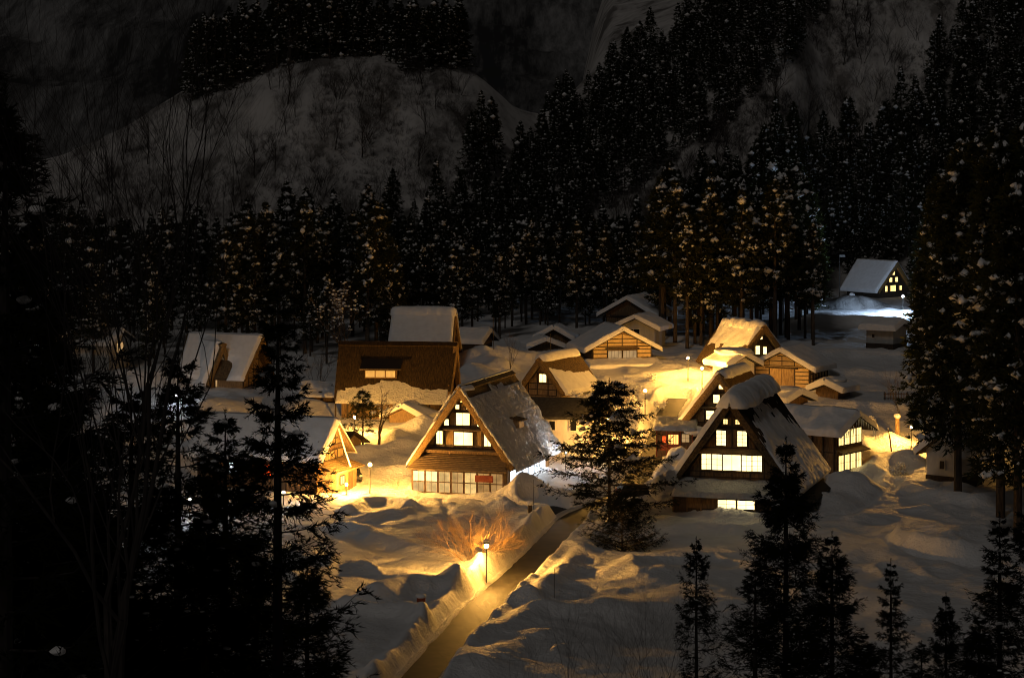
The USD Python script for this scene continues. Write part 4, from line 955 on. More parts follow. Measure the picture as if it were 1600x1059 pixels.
# forest cedars: prototypes (18 m tall), each first used by a tree of its own
CEDAR = [conifer_geo(200 + k, 18, [2.9, 2.4, 3.2, 2.6][k], [6.0, 5.0, 4.0, 7.0][k], 120, 10, 4, .10, .62, .4, .75, 420, .30, ragged=.5, spread=.5) for k in range(4)]
HILLC = [conifer_geo(220 + k, 14, [2.9, 2.3, 3.2][k], [.6, .4, .8][k], 95, 10, 4, .10, .62, .45, .85, 300, .28, ragged=.5, spread=.5) for k in range(3)]
cedar_proto, hill_proto = [None] * 4, [None] * 3
def in_poly(px, py, poly):
    inside = False; j = len(poly) - 1
    for i in range(len(poly)):
        (xi, yi), (xj, yj) = poly[i], poly[j]
        if (yi > py) != (yj > py) and px < (xj - xi) * (py - yi) / (yj - yi) + xi: inside = not inside
        j = i
    return inside
_gu, _gy = np.arange(-.32, .3201, .004), np.arange(250, 760, 2.0)
_GZ = land(_gu[:, None] * _gy[None], np.broadcast_to(_gy[None], (len(_gu), len(_gy))))
def lz(px, D):
    a, b = ((px - CX) / F + .32) / .004, (D - 250) / 2.0
    i, j = min(max(int(a), 0), len(_gu) - 2), min(max(int(b), 0), len(_gy) - 2)
    a, b = a - i, b - j
    return float(_GZ[i, j] * (1 - a) * (1 - b) + _GZ[i+1, j] * a * (1 - b) + _GZ[i, j+1] * (1 - a) * b + _GZ[i+1, j+1] * a * b)
rng = random.Random(11)
placed = []
cells = {}
def try_tree(px, D, sep, kind, h, label, group):
    x, y = (px - CX) * D / F, D
    cx, cy = int(x // 6), int(y // 6)
    for a in (-1, 0, 1):
        for b in (-1, 0, 1):
            for (qx, qy) in cells.get((cx + a, cy + b), ()):
                if (qx - x) ** 2 + (qy - y) ** 2 < sep * sep: return False
    cells.setdefault((cx, cy), []).append((x, y))
    z = lz(px, D)
    placed.append((h / D, kind, x, y, z - .3, h, label, group))
    return True
def base_py(px, D):
    return HY + (CAMZ - lz(px, D)) * F / D
# edge of the wood behind the village
GB = 'cedars of the wood behind the village'
def edge(px0, px1, d0, d1, n, h0, h1, sep, label, kind='cedar', group=GB):
    k = tries = 0
    while k < n and tries < n * 40:
        tries += 1
        if try_tree(rng.uniform(px0, px1), rng.uniform(d0, d1), sep, kind, rng.uniform(h0, h1), label, group): k += 1
for a_, b_, n_, lab_ in ((1030, 1085, 4, 'tall bare-trunked cedar in the front row above the left one of the lamp pair'), (1085, 1140, 4, 'tall bare-trunked cedar in the front row left of the house with lumpy ridge snow'), (1140, 1205, 4, 'tall bare-trunked cedar in the front row straight behind the house with lumpy ridge snow'), (1205, 1272, 4, 'tall bare-trunked cedar at the right corner of the wood beside the open snowfield')):
    edge(a_, b_, 362, 378, n_, 19, 27, 2.6, lab_)
for a_, b_, n_, lab_ in ((1030, 1110, 16, 'snow-flecked cedar inside the wood above the lamp pair'), (1110, 1190, 16, 'snow-flecked cedar inside the wood behind the house with lumpy ridge snow'), (1190, 1276, 16, 'snow-flecked cedar inside the wood near its right corner')):
    edge(a_, b_, 378, 432, n_, 17, 29, 3.0, lab_)
for a_, b_, n_, lab_ in ((780, 860, 14, 'dark cedar in the wood behind the snow-pillow hut'), (860, 940, 14, 'dark cedar in the wood left of the highest farmhouse'), (940, 1030, 14, 'dark cedar in the wood behind the highest farmhouse')):
    edge(a_, b_, 392, 432, n_, 9, 20, 3.2, lab_)
for a_, b_, n_, lab_ in ((610, 700, 16, 'dark cedar in the wood straight behind the deep-snow roof'), (700, 790, 18, 'dark cedar in the wood right of the deep-snow roof')):
    edge(a_, b_, 372, 432, n_, 8, 18, 3.4, lab_)
for a_, b_, n_, lab_ in ((340, 430, 20, 'snow-flecked cedar in the wood behind the overhanging snow roof'), (430, 530, 21, 'snow-flecked cedar in the wood left of the large leafless tree'), (530, 620, 21, 'snow-flecked cedar in the wood around the large leafless tree')):
    edge(a_, b_, 342, 432, n_, 11, 24, 3.4, lab_)
for a_, b_, n_, lab_ in ((60, 200, 24, 'dim cedar in the wood behind the modern house'), (200, 345, 26, 'dim cedar in the wood behind the unlit thatched hut')):
    edge(a_, b_, 330, 430, n_, 9, 22, 3.6, lab_)
edge(-40, 80, 300, 420, 20, 16, 24, 3.4, 'dim cedar at the far left end of the wood')
# hillsides
POLYS = [
    ([(300, 165), (400, 118), (500, 94), (620, 86), (738, 112), (738, 60), (300, 60)], 540, 610, 130, 10, 20, 3.2, 'dark snow-flecked cedar in the stand crowning the rounded hill', 'cedars on the hilltop'),
    ([(640, 118), (735, 112), (735, 92), (600, 88)], 540, 566, 14, 13, 16, 3, 'dark snow-flecked cedar in the stand crowning the rounded hill', 'cedars on the hilltop'),
    ([(760, 400), (800, 300), (850, 215), (950, 135), (1080, 50), (1230, -40), (1330, -60), (1260, 60), (1190, 150), (1080, 245), (930, 345), (860, 405)], 440, 700, 340, 6, 15, 3.4, 'dark cedar in the diagonal band of forest on the right-hand mountainside', 'cedars of the diagonal forest band'),
    ([(800, 500), (860, 440), (960, 425), (1040, 395), (1070, 350), (1130, 320), (1200, 290), (1290, 300), (1270, 430), (1270, 500)], 432, 600, 210, 7, 17, 3.4, 'dark cedar on the lower mountainside above the village wood', 'cedars of the lower mountainside'),
    ([(1200, 255), (1330, 250), (1420, 190), (1470, 110), (1560, -20), (1640, -60), (1680, 480), (1440, 480), (1430, 425), (1275, 430)], 450, 720, 260, 8, 19, 3.6, 'bluish dark cedar on the shadowed slope above the lone house', 'cedars of the shadowed right slope'),
    ([(340, 500), (430, 455), (540, 400), (620, 350), (690, 345), (760, 310), (810, 420), (810, 510)], 432, 520, 110, 6, 15, 3.6, 'dark cedar at the foot of the rounded hill', 'cedars at the foot of the rounded hill'),
    ([(60, 500), (60, 420), (330, 430), (430, 455), (340, 500)], 432, 500, 40, 10, 14, 3.6, 'dim cedar on the left flank of the rounded hill', 'cedars on the left flank'),
    ([(720, 300), (770, 300), (775, 240), (735, 235)], 440, 540, 6, 13, 16, 3.4, 'tall pointed cedar standing out on the rounded hill', 'pointed cedars on the rounded hill')]
for poly, d0, d1, n, h0, h1, sep, label, group in POLYS:
    xs_ = [p[0] for p in poly]; k = tries = 0
    while k < n and tries < n * 60:
        tries += 1
        px, D = rng.uniform(min(xs_), max(xs_)), rng.uniform(d0, d1)
        if in_poly(px, base_py(px, D), poly) and try_tree(px, D, sep, 'hill', rng.uniform(h0, h1), label, group): k += 1
placed.sort(key=lambda q: -q[0])
KEEP = 290
far = {'cedar': [], 'hill': []}
for n_, (_, kind, x, y, z, h, label, group) in enumerate(placed):
    geo, protos, H0 = (CEDAR, cedar_proto, 18.0) if kind == 'cedar' else (HILLC, hill_proto, 14.0)
    s = h / H0
    if n_ >= KEEP: far[kind].append((x, y, z, s)); continue
    q = rng.randrange(len(geo)); rot = rng.uniform(0, 360)
    if protos[q] is None:
        protos[q] = make_tree('cedar_tree', label, 'cedar', (x, y, z), rot, s, geo[q], 'leaf', 'bark', group)
    else:
        copy(protos[q], label, 'cedar', (x, y, z), rot, group, (s, s, s))
def scatter(name, label, lists):
    """One PointInstancer of trees too far away and too many to be named."""
    pi = UsdGeom.PointInstancer.Define(stage, '/World/' + name)
    pos, idx, sc, ori, targets = [], [], [], [], []
    for geos, leafm, barkm, pts in lists:
        for g_ in geos:
            tr, br, crown, sn = g_
            x = UsdGeom.Xform.Define(stage, f'/World/{name}/' + numbered(name, 'tree'))
            part(x, 'trunk', tr, M[barkm], 40); part(x, 'crown', crown, M[leafm])
            if sn is not None: part(x, 'snow_clumps', sn, M['snow'], True)
            targets.append(x.GetPath())
        for (x, y, z, s) in pts:
            pos.append(Gf.Vec3f(x, y, z)); idx.append(len(targets) - 1 - rng.randrange(len(geos))); sc.append(Gf.Vec3f(s, s, s))
            a = rng.uniform(0, PI); ori.append(Gf.Quath(math.cos(a), 0, 0, math.sin(a)))
    pi.CreatePrototypesRel().SetTargets(targets)
    pi.CreatePositionsAttr(pos); pi.CreateProtoIndicesAttr(idx); pi.CreateScalesAttr(sc); pi.CreateOrientationsAttr(ori)
    tag(pi, label, 'forest', kind='stuff')
lists = []
if far['cedar']: lists.append((CEDAR, 'leaf', 'bark', far['cedar']))
if far['hill']: lists.append((HILLC, 'leaf', 'bark', far['hill']))
if lists: scatter('forest', 'snow-flecked cedar forest covering the mountainsides behind the village', lists)

# ------------------------------------------------------------------ right-hand grove of great cedars, near
GROVE = [conifer_geo(300 + k, 36, [4.4, 3.8][k], [7.5, 6.0][k], 260, 16, 6, .11, .8, .5, .55, 900, .46, ragged=.3, spread=.42, top_r=.9) for k in range(2)]
first = [None, None]
for k, (px, D, h, q, lab) in enumerate(((1456, 268, 27, 0, 'great cedar forming the left edge of the right-hand grove'), (1497, 252, 37, 1, 'great cedar in the grove behind the white storehouse'), (1563, 240, 39, 0, 'great cedar with visible trunk right of the white storehouse'),
        (1610, 262, 40, 1, 'great cedar cut by the right border of the photo'), (1530, 282, 38, 1, 'great cedar at the back of the right-hand grove'), (1475, 290, 33, 0, 'slimmer great cedar behind the left edge of the grove'), (1590, 225, 36, 1, 'great cedar standing nearest in the right-hand grove')    , (1508, 305, 36, 0, 'great cedar deep behind the white storehouse'), (1562, 305, 38, 1, 'great cedar deep in the grove behind the visible trunk'), (1604, 292, 39, 0, 'great cedar at the back by the right border'))):
    p = by(px, D); s = h / 36.0
    if first[q] is None: first[q] = make_tree('great_cedar', lab, 'cedar', p, k * 77, s, GROVE[q], 'leaf', 'bark', 'great cedars of the right-hand grove')
    else: copy(first[q], lab, 'cedar', p, k * 77, 'great cedars of the right-hand grove', (s, s, s))

# ------------------------------------------------------------------ foreground conifers, in silhouette
NEARC = [conifer_geo(400, 14, 2.5, .6, 115, 30, 15, .0165, .22, .34, .8, 40, .085, wood=True, upturn=.5, ragged=.5, spread=.5, top_r=.12, twig=2.2),
         conifer_geo(401, 14, 2.9, .4, 115, 30, 15, .0165, .22, .32, .75, 40, .085, wood=True, upturn=.5, ragged=.55, spread=.5, top_r=.12, twig=2.2),
         conifer_geo(402, 14, 3.1, .3, 165, 32, 14, .017, .24, .28, .85, 40, .085, wood=True, upturn=.5, ragged=.45, spread=.5, top_r=.10, twig=2.2)]
nfirst = [None] * 3
FG = 'young cedars in the foreground'
def fg(px, top_py, D, q, lab, rot, hs=1.0, ws=1.0):
    p = by(px, D); p[2] -= .3
    ztop = CAMZ - (top_py - HY) * D / F
    s = (ztop - p[2]) / 14.0
    sc = (s * ws, s * ws, s)
    if nfirst[q] is None:
        t = thing('young_cedar', lab, 'cedar', p, rot, FG, sc)
        tr, br, crown, sn = NEARC[q]
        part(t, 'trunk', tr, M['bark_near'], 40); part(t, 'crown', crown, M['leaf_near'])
        part(t, 'snow_clumps', sn, M['snow'], True)
        nfirst[q] = t
    else: copy(nfirst[q], lab, 'cedar', p, rot, FG, sc)
fg(434, 455, 78, 0, 'tall open dark cedar in front of the long timber house, its tip against the wood', 0)
fg(278, 545, 74, 1, 'dark cedar left of the tall one, its tip below the far left house', 60)
fg(352, 640, 84, 2, 'shorter bushy dark cedar between the two taller left cedars', 140, ws=1.1)
fg(205, 600, 66, 1, 'dark cedar behind the bare tree on the left', 220, ws=1.2)
fg(90, 520, 62, 2, 'dense dark cedar left of the bare tree', 10, ws=1.2)
fg(8, 130, 52, 0, 'tall dark cedar along the left border of the photo', 100, ws=1.0)
fg(-30, 90, 60, 1, 'tall dark cedar cut by the left border of the photo', 170, ws=1.25)
fg(40, 330, 58, 0, 'dark cedar beside the left border, lower than its neighbours', 200, ws=1.2)
fg(140, 760, 60, 2, 'low dark cedar at the foot of the bare tree', 33, ws=1.5)
fg(480, 860, 92, 2, 'low dark cedar at the lower edge right of the tall open one', 90, ws=1.2)
fg(20, 700, 54, 2, 'low dense dark cedar in the bottom left corner', 250, ws=1.5)
fg(320, 800, 70, 2, 'low bushy dark cedar at the bottom between the left cedars', 300, ws=1.5)
fg(400, 860, 80, 1, 'low dark cedar in front of the tall open one', 20, ws=1.4)
fg(240, 900, 64, 2, 'lowest dark cedar near the bottom left edge', 75, ws=1.6)
fg(1228, 682, 112, 2, 'dark bushy cedar covering the right half of the dark thatched house', 40, ws=1.0)
fg(1300, 830, 108, 2, 'dark cedar right of the one before the dark thatched house', 120, ws=1.15)
fg(1180, 880, 104, 1, 'dark cedar low to the left of the one before the dark thatched house', 200, ws=1.3)
fg(1088, 838, 110, 1, 'slim dark cedar below the porch of the dark thatched house', 260, ws=.85)
fg(1392, 872, 112, 0, 'slim dark cedar on the right snowfield with a narrow tip', 310, ws=.95)
fg(1478, 925, 106, 2, 'small dark cedar between the slim one and the right border', 15, ws=.95)
fg(1562, 800, 98, 0, 'dark cedar near the right border below the white storehouse', 150, ws=1.15)
fg(1610, 790, 92, 1, 'dark cedar cut by the lower right border', 190, ws=1.3)
fg(1530, 960, 96, 2, 'low dark cedar in the bottom right corner', 230, ws=1.4)
fg(1440, 1000, 100, 1, 'lowest dark cedar at the bottom right edge', 330, ws=1.3)
fg(1250, 960, 100, 1, 'low dark cedar at the bottom edge under the dark thatched house', 80, ws=1.6)
fg(1350, 985, 98, 2, 'low dark cedar at the bottom edge right of centre', 170, ws=1.4)

# ------------------------------------------------------------------ the tall fir on the road bend
pf = on(952, 822); pf[2] = gz(pf[0], pf[1]) - .2
fir = conifer_geo(603, 14.4, 7.4, 1.0, 128, 46, 11, .034, .30, .36, .62, 170, .30, wood=True, upturn=.22, spread=.42, top_r=.15, ragged=.62, twig=2.4)
FT = make_tree('fir_tree', 'tall open layered fir with snowy boughs on the bend of the road', 'fir', pf, 25, 1.0, fir, 'leaf_fir', 'bark')
lump(FT, 'snow_lump', (.2, -1.0, 10.8), (.42, .35, .4), 61); lump(FT, 'snow_lump', (.3, -1.6, 7.6), (.5, .4, .35), 62)
pl = on(972, 858); pl[2] = gz(pl[0], pl[1]) - .4
low = conifer_geo(601, 5.4, 3.3, .2, 90, 26, 10, .02, .30, .05, .5, 40, .2, wood=True, spread=.5, top_r=.7, ragged=.5, twig=2.0)
make_tree('conifer_bush', 'broad low conifer bush at the foot of the tall fir', 'bush', pl, 0, 1.0, low, 'leaf_fir', 'bark')
pg_ = on(567, 706); pg_[2] = gz(pg_[0], pg_[1]) - .2
sm = conifer_geo(602, 7.4, 2.6, 2.2, 60, 20, 9, .025, .3, .3, .7, 40, .25, wood=True, spread=.5, ragged=.5, twig=2)
make_tree('small_cedar', 'small yellow-green cedar glowing beside the hidden lamp', 'cedar', pg_, 0, 1.0, sm, 'leaf', 'bark')

# ------------------------------------------------------------------ bare trees and shrubs
def tubes(P, Rr, sides):
    P = np.asarray(P); Rr = np.asarray(Rr); K, n, _ = P.shape
    t = unit(np.gradient(P, axis=1))
    a = unit(np.cross(t, np.where(np.abs(t[..., 2:]) < .9, [0, 0, 1.0], [1.0, 0, 0]))); b = np.cross(t, a)
    g = np.arange(sides) * 2 * PI / sides
    v = P[:, :, None] + Rr[:, :, None, None] * (np.cos(g)[:, None] * a[:, :, None] + np.sin(g)[:, None] * b[:, :, None])
    i, j = np.meshgrid(np.arange(n - 1), np.arange(sides), indexing='ij')
    q = np.stack([i*sides + j, i*sides + (j+1) % sides, (i+1)*sides + (j+1) % sides, (i+1)*sides + j], -1).reshape(-1, 4)
    return v.reshape(-1, 3), (q[None] + (np.arange(K) * n * sides)[:, None, None]).reshape(-1, 4)
def bare_geo(seed, H, stems=1, lev=5, lean=.12, spread=.75, r0=.02, first=.35, ratio=.72, kids=(2, 3), up=.35, sides=4, wig=.10):
    rng = np.random.default_rng(seed); W_, M_ = [], []
    def grow(p, d, ln, r, l):
        n = 4; pts = [p]; dd = d
        for _ in range(n):
            dd = dd + rng.normal(0, wig, 3) + (0, 0, up * .12); dd = dd / math.sqrt(dd @ dd); pts.append(pts[-1] + dd * ln / n)
        re = r * .62
        (W_ if l >= lev - 1 else M_).append((pts, np.linspace(r, re, n + 1)))
        if l <= 0: return
        for _ in range(rng.integers(kids[0], kids[1] + 1)):
            q = rng.uniform(.45, 1.0) if l < lev else rng.uniform(.5, 1.0)
            k = min(int(q * n), n - 1); pp = pts[k] + (pts[k+1] - pts[k]) * (q * n - k)
            nd = unit(dd + rng.normal(0, spread, 3) * [1, 1, .6] + [0, 0, up])
            grow(pp, nd, ln * ratio * rng.uniform(.7, 1.2), re * rng.uniform(.6, .85), l - 1)
        grow(pts[-1], unit(dd + rng.normal(0, spread * .3, 3)), ln * ratio, re * .9, l - 1)
    for s_ in range(stems):
        a = rng.uniform(0, 2 * PI)
        d = unit(np.array([math.cos(a) * lean, math.sin(a) * lean, 1.0]))
        grow(np.array([math.cos(a) * .1 * (stems > 1), math.sin(a) * .1 * (stems > 1), -.6]), d, H * first, r0 * H * (.6 if stems > 1 else 1), lev)
    w, m = MB(), MB()
    w.add(*tubes([q[0] for q in W_], [q[1] for q in W_], sides)); m.add(*tubes([q[0] for q in M_], [q[1] for q in M_], 3))
    return w, m
BALLS = [blob(900 + k, (1, 1, 1), 1, .5) for k in range(4)]
def bare(name, label, cat, loc, rot, scale, geo, mat, group=None, snow=0, seed=0):
    w, m = geo
    t = thing(name, label, cat, loc, rot, group, (scale,) * 3)
    part(t, 'trunk', w, M[mat]); part(t, 'crown', m, M[mat])
    if snow:
        r_ = np.random.default_rng(seed); v = m.arr()[0]
        c = v[r_.integers(0, len(v), snow)]
        mb_ = MB()
        for k_, c_ in enumerate(c):
            q_ = .15 * r_.uniform(.5, 1.4); bv, bf = BALLS[k_ % 4]; mb_.add(bv * [q_ * 1.2, q_, q_ * .6] + c_ + [0, 0, .05], bf)
        part(t, 'snow_clumps', mb_, M['snow'], True)
    return t
# shrubs on the snow slopes (three kinds, many copies)
SHRUB = [bare_geo(700 + k, 6.5, 4, 4, .45, .6, .011, .33, .70, (2, 3), .30, 3, .14) for k in range(3)] + [bare_geo(704, 8.5, 1, 5, .1, .6, .016, .32, .72, (2, 3), .28, 3, .12)]
M['twig'] = mat_two('twig', (.03, .025, .022), (.07, .058, .05), (3, 3, 3), .9, .01)
SL = [([(90, 330), (200, 230), (320, 165), (420, 118), (560, 100), (720, 125), (770, 190), (745, 300), (620, 330), (520, 390), (400, 450), (100, 440)], 430, 566, 150, 'leafless multi-stemmed shrub on the bright snow face of the rounded hill', 'bare shrubs on the rounded hill'),
      ([(900, 400), (930, 330), (1050, 250), (1160, 140), (1230, 30), (1480, -40), (1480, 120), (1400, 220), (1300, 250), (1200, 270), (1060, 350), (1000, 420)], 440, 700, 130, 'leafless shrub on the snow strip of the right-hand mountainside', 'bare shrubs on the right mountainside')]
sf = [None] * 4
for poly, d0, d1, n, label, group in SL:
    xs_ = [p[0] for p in poly]; k = tries = 0
    while k < n and tries < n * 60:
        tries += 1
        px, D = rng.uniform(min(xs_), max(xs_)), rng.uniform(d0, d1)
        if not in_poly(px, base_py(px, D), poly): continue
        k += 1; q = rng.randrange(4); p = by(px, D); s = rng.uniform(.7, 1.7)
        if sf[q] is None: sf[q] = bare('bare_shrub', label, 'shrub', p, rng.uniform(0, 360), s, SHRUB[q], 'twig', group)
        else: copy(sf[q], label, 'shrub', p, rng.uniform(0, 360), group, (s, s, s))
SCRUB = [bare_geo(780 + k, 2.2, 5, 3, .8, .6, .012, .36, .7, (2, 3), .2, 3, .14) for k in range(2)]
pi = UsdGeom.PointInstancer.Define(stage, '/World/undergrowth')
tg, pos_, idx_, sc_, ori_ = [], [], [], [], []
for g_ in SCRUB:
    x = UsdGeom.Xform.Define(stage, '/World/undergrowth/' + numbered('undergrowth', 'twigs')); mm_ = MB(); mm_.add(*g_[0].arr()); mm_.add(*g_[1].arr())
    part(x, 'stems', mm_, M['twig']); tg.append(x.GetPath())
for poly, d0, d1, n, label, group in SL:
    xs_ = [p[0] for p in poly]; k = 0
    for _ in range(20000):
        px, D = rng.uniform(min(xs_), max(xs_)), rng.uniform(d0, d1)
        if k >= 2200: break
        if in_poly(px, base_py(px, D), poly) and float(n2(np.array([(px - CX) * D / F]), np.array([D]), 22, 2, 31)[0]) > .02:
            k += 1; q = by(px, D); pos_.append(Gf.Vec3f(*map(float, q))); idx_.append(rng.randrange(2)); v_ = rng.uniform(.5, 1.5); sc_.append(Gf.Vec3f(v_, v_, v_ * .9))
            a = rng.uniform(0, PI); ori_.append(Gf.Quath(math.cos(a), 0, 0, math.sin(a)))
pi.CreatePrototypesRel().SetTargets(tg); pi.CreatePositionsAttr(pos_); pi.CreateProtoIndicesAttr(idx_); pi.CreateScalesAttr(sc_); pi.CreateOrientationsAttr(ori_)
tag(pi, 'low leafless scrub poking through the snow of the hillsides', 'scrub', kind='stuff')
def ong(px, py, dz=0.0):
    p = on(px, py); p[2] = gz(p[0], p[1]) + dz; return p
bare('bare_tree', 'large leafless tree with snow-dotted forking limbs in front of the wood', 'tree', by(548, 322), 0, 1.0, bare_geo(720, 15.5, 1, 5, .05, .5, .022, .34, .72, (2, 3), .45, 5), 'bark', snow=160, seed=3)
bare('bare_tree', 'leafless tree with fanned branches right of the long thatched house', 'tree', ong(692, 640), 40, 1.0, bare_geo(721, 9.5, 3, 4, .25, .45, .012, .36, .72, (2, 3), .5, 4), 'bark', snow=30, seed=4)
bare('bare_tree', 'crooked leafless tree with lit trunk beside the glowing small cedar', 'tree', ong(592, 698), 80, 1.0, bare_geo(722, 8.5, 1, 4, .05, .6, .026, .36, .7, (2, 3), .35, 5), 'bark', snow=50, seed=5)
bare('bare_tree', 'thin leafless tree among snow heaps behind the lit house', 'tree', ong(800, 585), 10, 1.0, bare_geo(723, 7.5, 2, 4, .2, .5, .012, .36, .7, (2, 3), .45, 3), 'bark')
bare('bare_tree', 'leafless tree left of the long thatched house in front of the cedars', 'tree', ong(500, 622), 10, 1.0, bare_geo(724, 8.5, 3, 4, .3, .5, .012, .36, .7, (2, 3), .45, 3), 'bark')
bare('bare_tree', 'orange-lit twigs of a leafless tree at the black edge of the grove', 'tree', ong(1408, 650), 10, 1.0, bare_geo(725, 8.0, 2, 4, .3, .5, .012, .36, .7, (2, 3), .45, 3), 'bark')
bare('bare_shrub', 'wide golden leafless shrub lit from below by the lantern lamp', 'shrub', ong(736, 878), 0, 1.0, bare_geo(730, 6.4, 12, 4, 1.1, .6, .0120, .40, .72, (2, 4), .16, 3, .15), 'shrub_bark', snow=0)
bare('bare_shrub', 'small golden leafless shrub left of the glazed porch', 'shrub', ong(622, 768), 0, 1.0, bare_geo(731, 2.2, 6, 3, .6, .5, .014, .42, .7, (2, 3), .3, 3), 'board')
for k, (px, py, h, lab) in enumerate(((905, 640, 2.2, 'snow-dusted bush on the slope below the farmhouse, left of the lamps'), (985, 640, 2.0, 'snow-dusted bush on the slope beside the globe lamp'), (1030, 628, 1.8, 'snow-dusted bush at the right end of the slope below the farmhouse'), (945, 625, 2.0, 'snow-dusted bush in the middle of the slope below the farmhouse'), (925, 612, 1.6, 'snow-dusted bush right under the farmhouse porch snow'), (965, 650, 2.2, 'snow-dusted bush just left of the globe lamp pole'), (1000, 618, 1.5, 'snow-dusted bush above the globe lamp on the slope'), (885, 618, 1.8, 'snow-dusted bush beside the small thatched roof'), (1018, 604, 1.5, 'snow-dusted bush at the top right of the farmhouse slope'), (1404, 742, 2.2, 'straw-coloured bush bent under snow by the storehouse'), (1360, 660, 1.5, 'thin bare twigs standing in the snow behind the two-storey house'))):
    bare('bare_shrub', lab, 'shrub', ong(px, py), k * 50, 1.0, bare_geo(740 + k, h, 8, 3, .7, .55, .012, .42, .7, (2, 4), .25, 3), 'board', snow=60, seed=20 + k)
# foreground leafless tree on the left, and the twig shrubs bottom right
p = by(172, 46); p[2] -= .5
bare('bare_tree', 'tall dark leafless tree with forking limbs in the left foreground', 'tree', p, 30, 1.0, bare_geo(765, 20, 3, 6, .22, 0.42, .0085, .30, .77, (2, 2), .36, 6, 0.1), 'bark_near', snow=0, seed=31)
for k, (px, D, h, lab) in enumerate(((900, 128, 11.5, 'fan of thin dark twigs rising at the bottom edge right of the road'), (990, 122, 12.5, 'thin dark leafless shrub at the bottom edge in front of the snowfield'), (1040, 118, 12, 'thin dark leafless shrub beside the slim dark cedar'), (820, 124, 8.0, 'low thin twigs at the bottom edge beside the road'))):
    p = by(px, D); p[2] -= .3
    bare('bare_shrub', lab, 'shrub', p, k * 70, 1.0, bare_geo(760 + k, h * .9, 5, 5, .9, .5, .0034, .30, .75, (2, 3), .26, 3, .10), 'bark_near')

# ------------------------------------------------------------------ small things
def car(label, loc, rot, group=None):
    t = thing('parked_car', label, 'car', loc, rot, group)
    prof = [(-2.1, .35), (2.1, .35), (2.15, .75), (1.95, .95), (1.25, 1.05), (.75, 1.62), (-1.6, 1.68), (-2.0, 1.1), (-2.15, .8)]
    m = MB().prism([(x, z) for x, z in prof], -.82, .82); part(t, 'body', m, M['car_paint'], 25)
    for s_ in (-1, 1):
        y0, y1 = (.82, .835) if s_ > 0 else (-.835, -.82)
        part(t, 'window', MB().prism([(-1.5, 1.1), (-.2, 1.1), (-.2, 1.55), (-1.4, 1.55)], y0, y1), M['glass_dark'])
        part(t, 'window', MB().prism([(-.1, 1.1), (1.05, 1.1), (.68, 1.54), (-.1, 1.54)], y0, y1), M['glass_dark'])
        for x in (-1.35, 1.35):
            w = part(t, 'wheel', trimesh.creation.cylinder(.33, .2, sections=16).apply_transform(trimesh.transformations.rotation_matrix(PI / 2, [1, 0, 0])).apply_translation((x, s_ * .78, .33)), M['rubber'], 40)
            part(w, 'rim', trimesh.creation.cylinder(.19, .22, sections=12).apply_transform(trimesh.transformations.rotation_matrix(PI / 2, [1, 0, 0])).apply_translation((x, s_ * .785, .33)), M['metal'], 40)
    part(t, 'windscreen', MB().hexa([(1.22, -.7, 1.07), (1.22, .7, 1.07), (1.2, .7, 1.05), (1.2, -.7, 1.05)], [(.80, -.66, 1.58), (.80, .66, 1.58), (.77, .66, 1.56), (.77, -.66, 1.56)]), M['glass_dark'])
    part(t, 'headlight', MB().box(2.1, 2.17, .45, .75, .7, .88), M['plaster']); part(t, 'headlight', MB().box(2.1, 2.17, -.75, -.45, .7, .88), M['plaster'])
    part(t, 'tail_light', MB().box(-2.16, -2.1, .6, .78, .9, 1.2), M['iron_red']); part(t, 'tail_light', MB().box(-2.16, -2.1, -.78, -.6, .9, 1.2), M['iron_red'])
    return t
pc = at(995, 789, -.1); pc[2] = gz(pc[0], pc[1]) + .1
car('dark van parked behind the tall fir', pc, 15)
pc2 = ong(548, 752); car('dark car half hidden behind the timber house porch', pc2, -70)
def post(name, label, cat, px, py, h, r, mat, cap=True, lean=(0, 0)):
    p = ong(px, py); t = thing(name, label, cat, p)
    part(t, 'shaft', MB().tube([(0, 0, -.8), (lean[0] * .5, 0, h * .5), (lean[0], 0, h)], [r, r * .95, r * .85], 7), M[mat], 40)
    if cap: lump(t, 'snow_cap', (lean[0], 0, h + r * .5), (r * 1.5, r * 1.5, r * 1.1), int(px), sub=2)
    return t
post('snow_stake', 'thin snow stake at the right edge of the near road', 'stake', 866, 938, 2.6, .03, 'bark', False)
post('snow_stake', 'thin snow stake in front of the lit-porch house', 'stake', 834, 800, 3.2, .03, 'bark', False)
post('marker_post', 'squat dark post with snow on top at the forecourt corner', 'post', 828, 802, .9, .25, 'wood_dark')
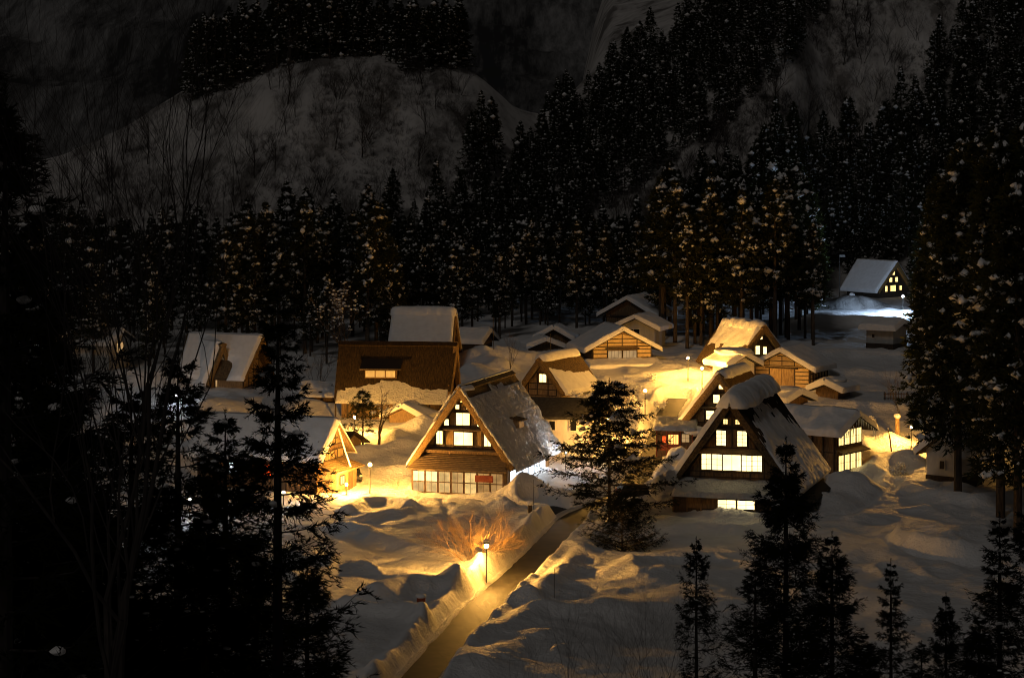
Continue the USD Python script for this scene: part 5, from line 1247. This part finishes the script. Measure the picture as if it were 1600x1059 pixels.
post('utility_pole', 'slim pole rising from the snow right of the deep-snow roof', 'pole', 771, 568, 4.8, .05, 'bark', False)
post('utility_pole', 'slim pole above the small thatched house roof', 'pole', 860, 575, 5.0, .05, 'bark', False)
post('wooden_post', 'thick pale post capped with snow beside the black grove', 'post', 1402, 682, 2.4, .30, 'board')
post('crooked_stake', 'crooked wooden stake leaning out of the lit snow gully', 'stake', 1394, 708, 2.8, .09, 'wood', True, (-.5, 0))
p = ong(658, 962); t = thing('roadside_box', 'small reddish wooden box on a post among the snow banks', 'box', p)
part(t, 'box', MB().box(-.35, .35, -.3, .3, .1, .75), M['iron_red']); part(t, 'post', MB().box(-.08, .08, -.08, .08, -1, .1), M['wood_dark']); lump(t, 'snow_cap', (0, 0, .85), (.45, .4, .2), 5, sub=2)
p = by(1312, 462); t = thing('sign_pole', 'tall pole with a small plate sign on the snowfield below the lone house', 'sign', p + [0, 0, .5])
part(t, 'pole', MB().tube([(0, 0, -1), (0, 0, 4), (0, 0, 8.3)], [.09, .08, .07], 8), M['metal'], 40)
part(t, 'sign_plate', MB().box(-.1, 1.1, -.06, -.02, 7.8, 8.3), M['metal']); part(t, 'sign_face', MB().box(0, 1.0, -.08, -.06, 7.88, 8.22), M['plaster_grey'])
p = by(1331, 452); t = thing('snowy_drum', 'round drum topped with snow below the lone house', 'drum', p + [0, 0, .3])
part(t, 'drum', MB().tube([(0, 0, -1), (0, 0, .4), (0, 0, .9)], [.5, .5, .48], 12), M['metal'], 40); lump(t, 'snow_cap', (0, 0, 1.1), (.6, .6, .5), 7, sub=2)
p = ong(1400, 624); t = thing('snow_fence', 'short slatted fence standing in the snow beside the grove', 'fence', p)
for x in (-1.6, 0, 1.6): part(t, 'post', MB().box(x - .06, x + .06, -.06, .06, -1, 1.2), M['wood_dark'])
for k in range(9): part(t, 'slat', MB().box(-1.5 + k * .36, -1.4 + k * .36, -.10, -.06, .1, 1.1), M['wood'])
for z in (.3, .9): part(t, 'rail', MB().box(-1.7, 1.7, -.06, -.02, z - .05, z + .05), M['wood_dark'])
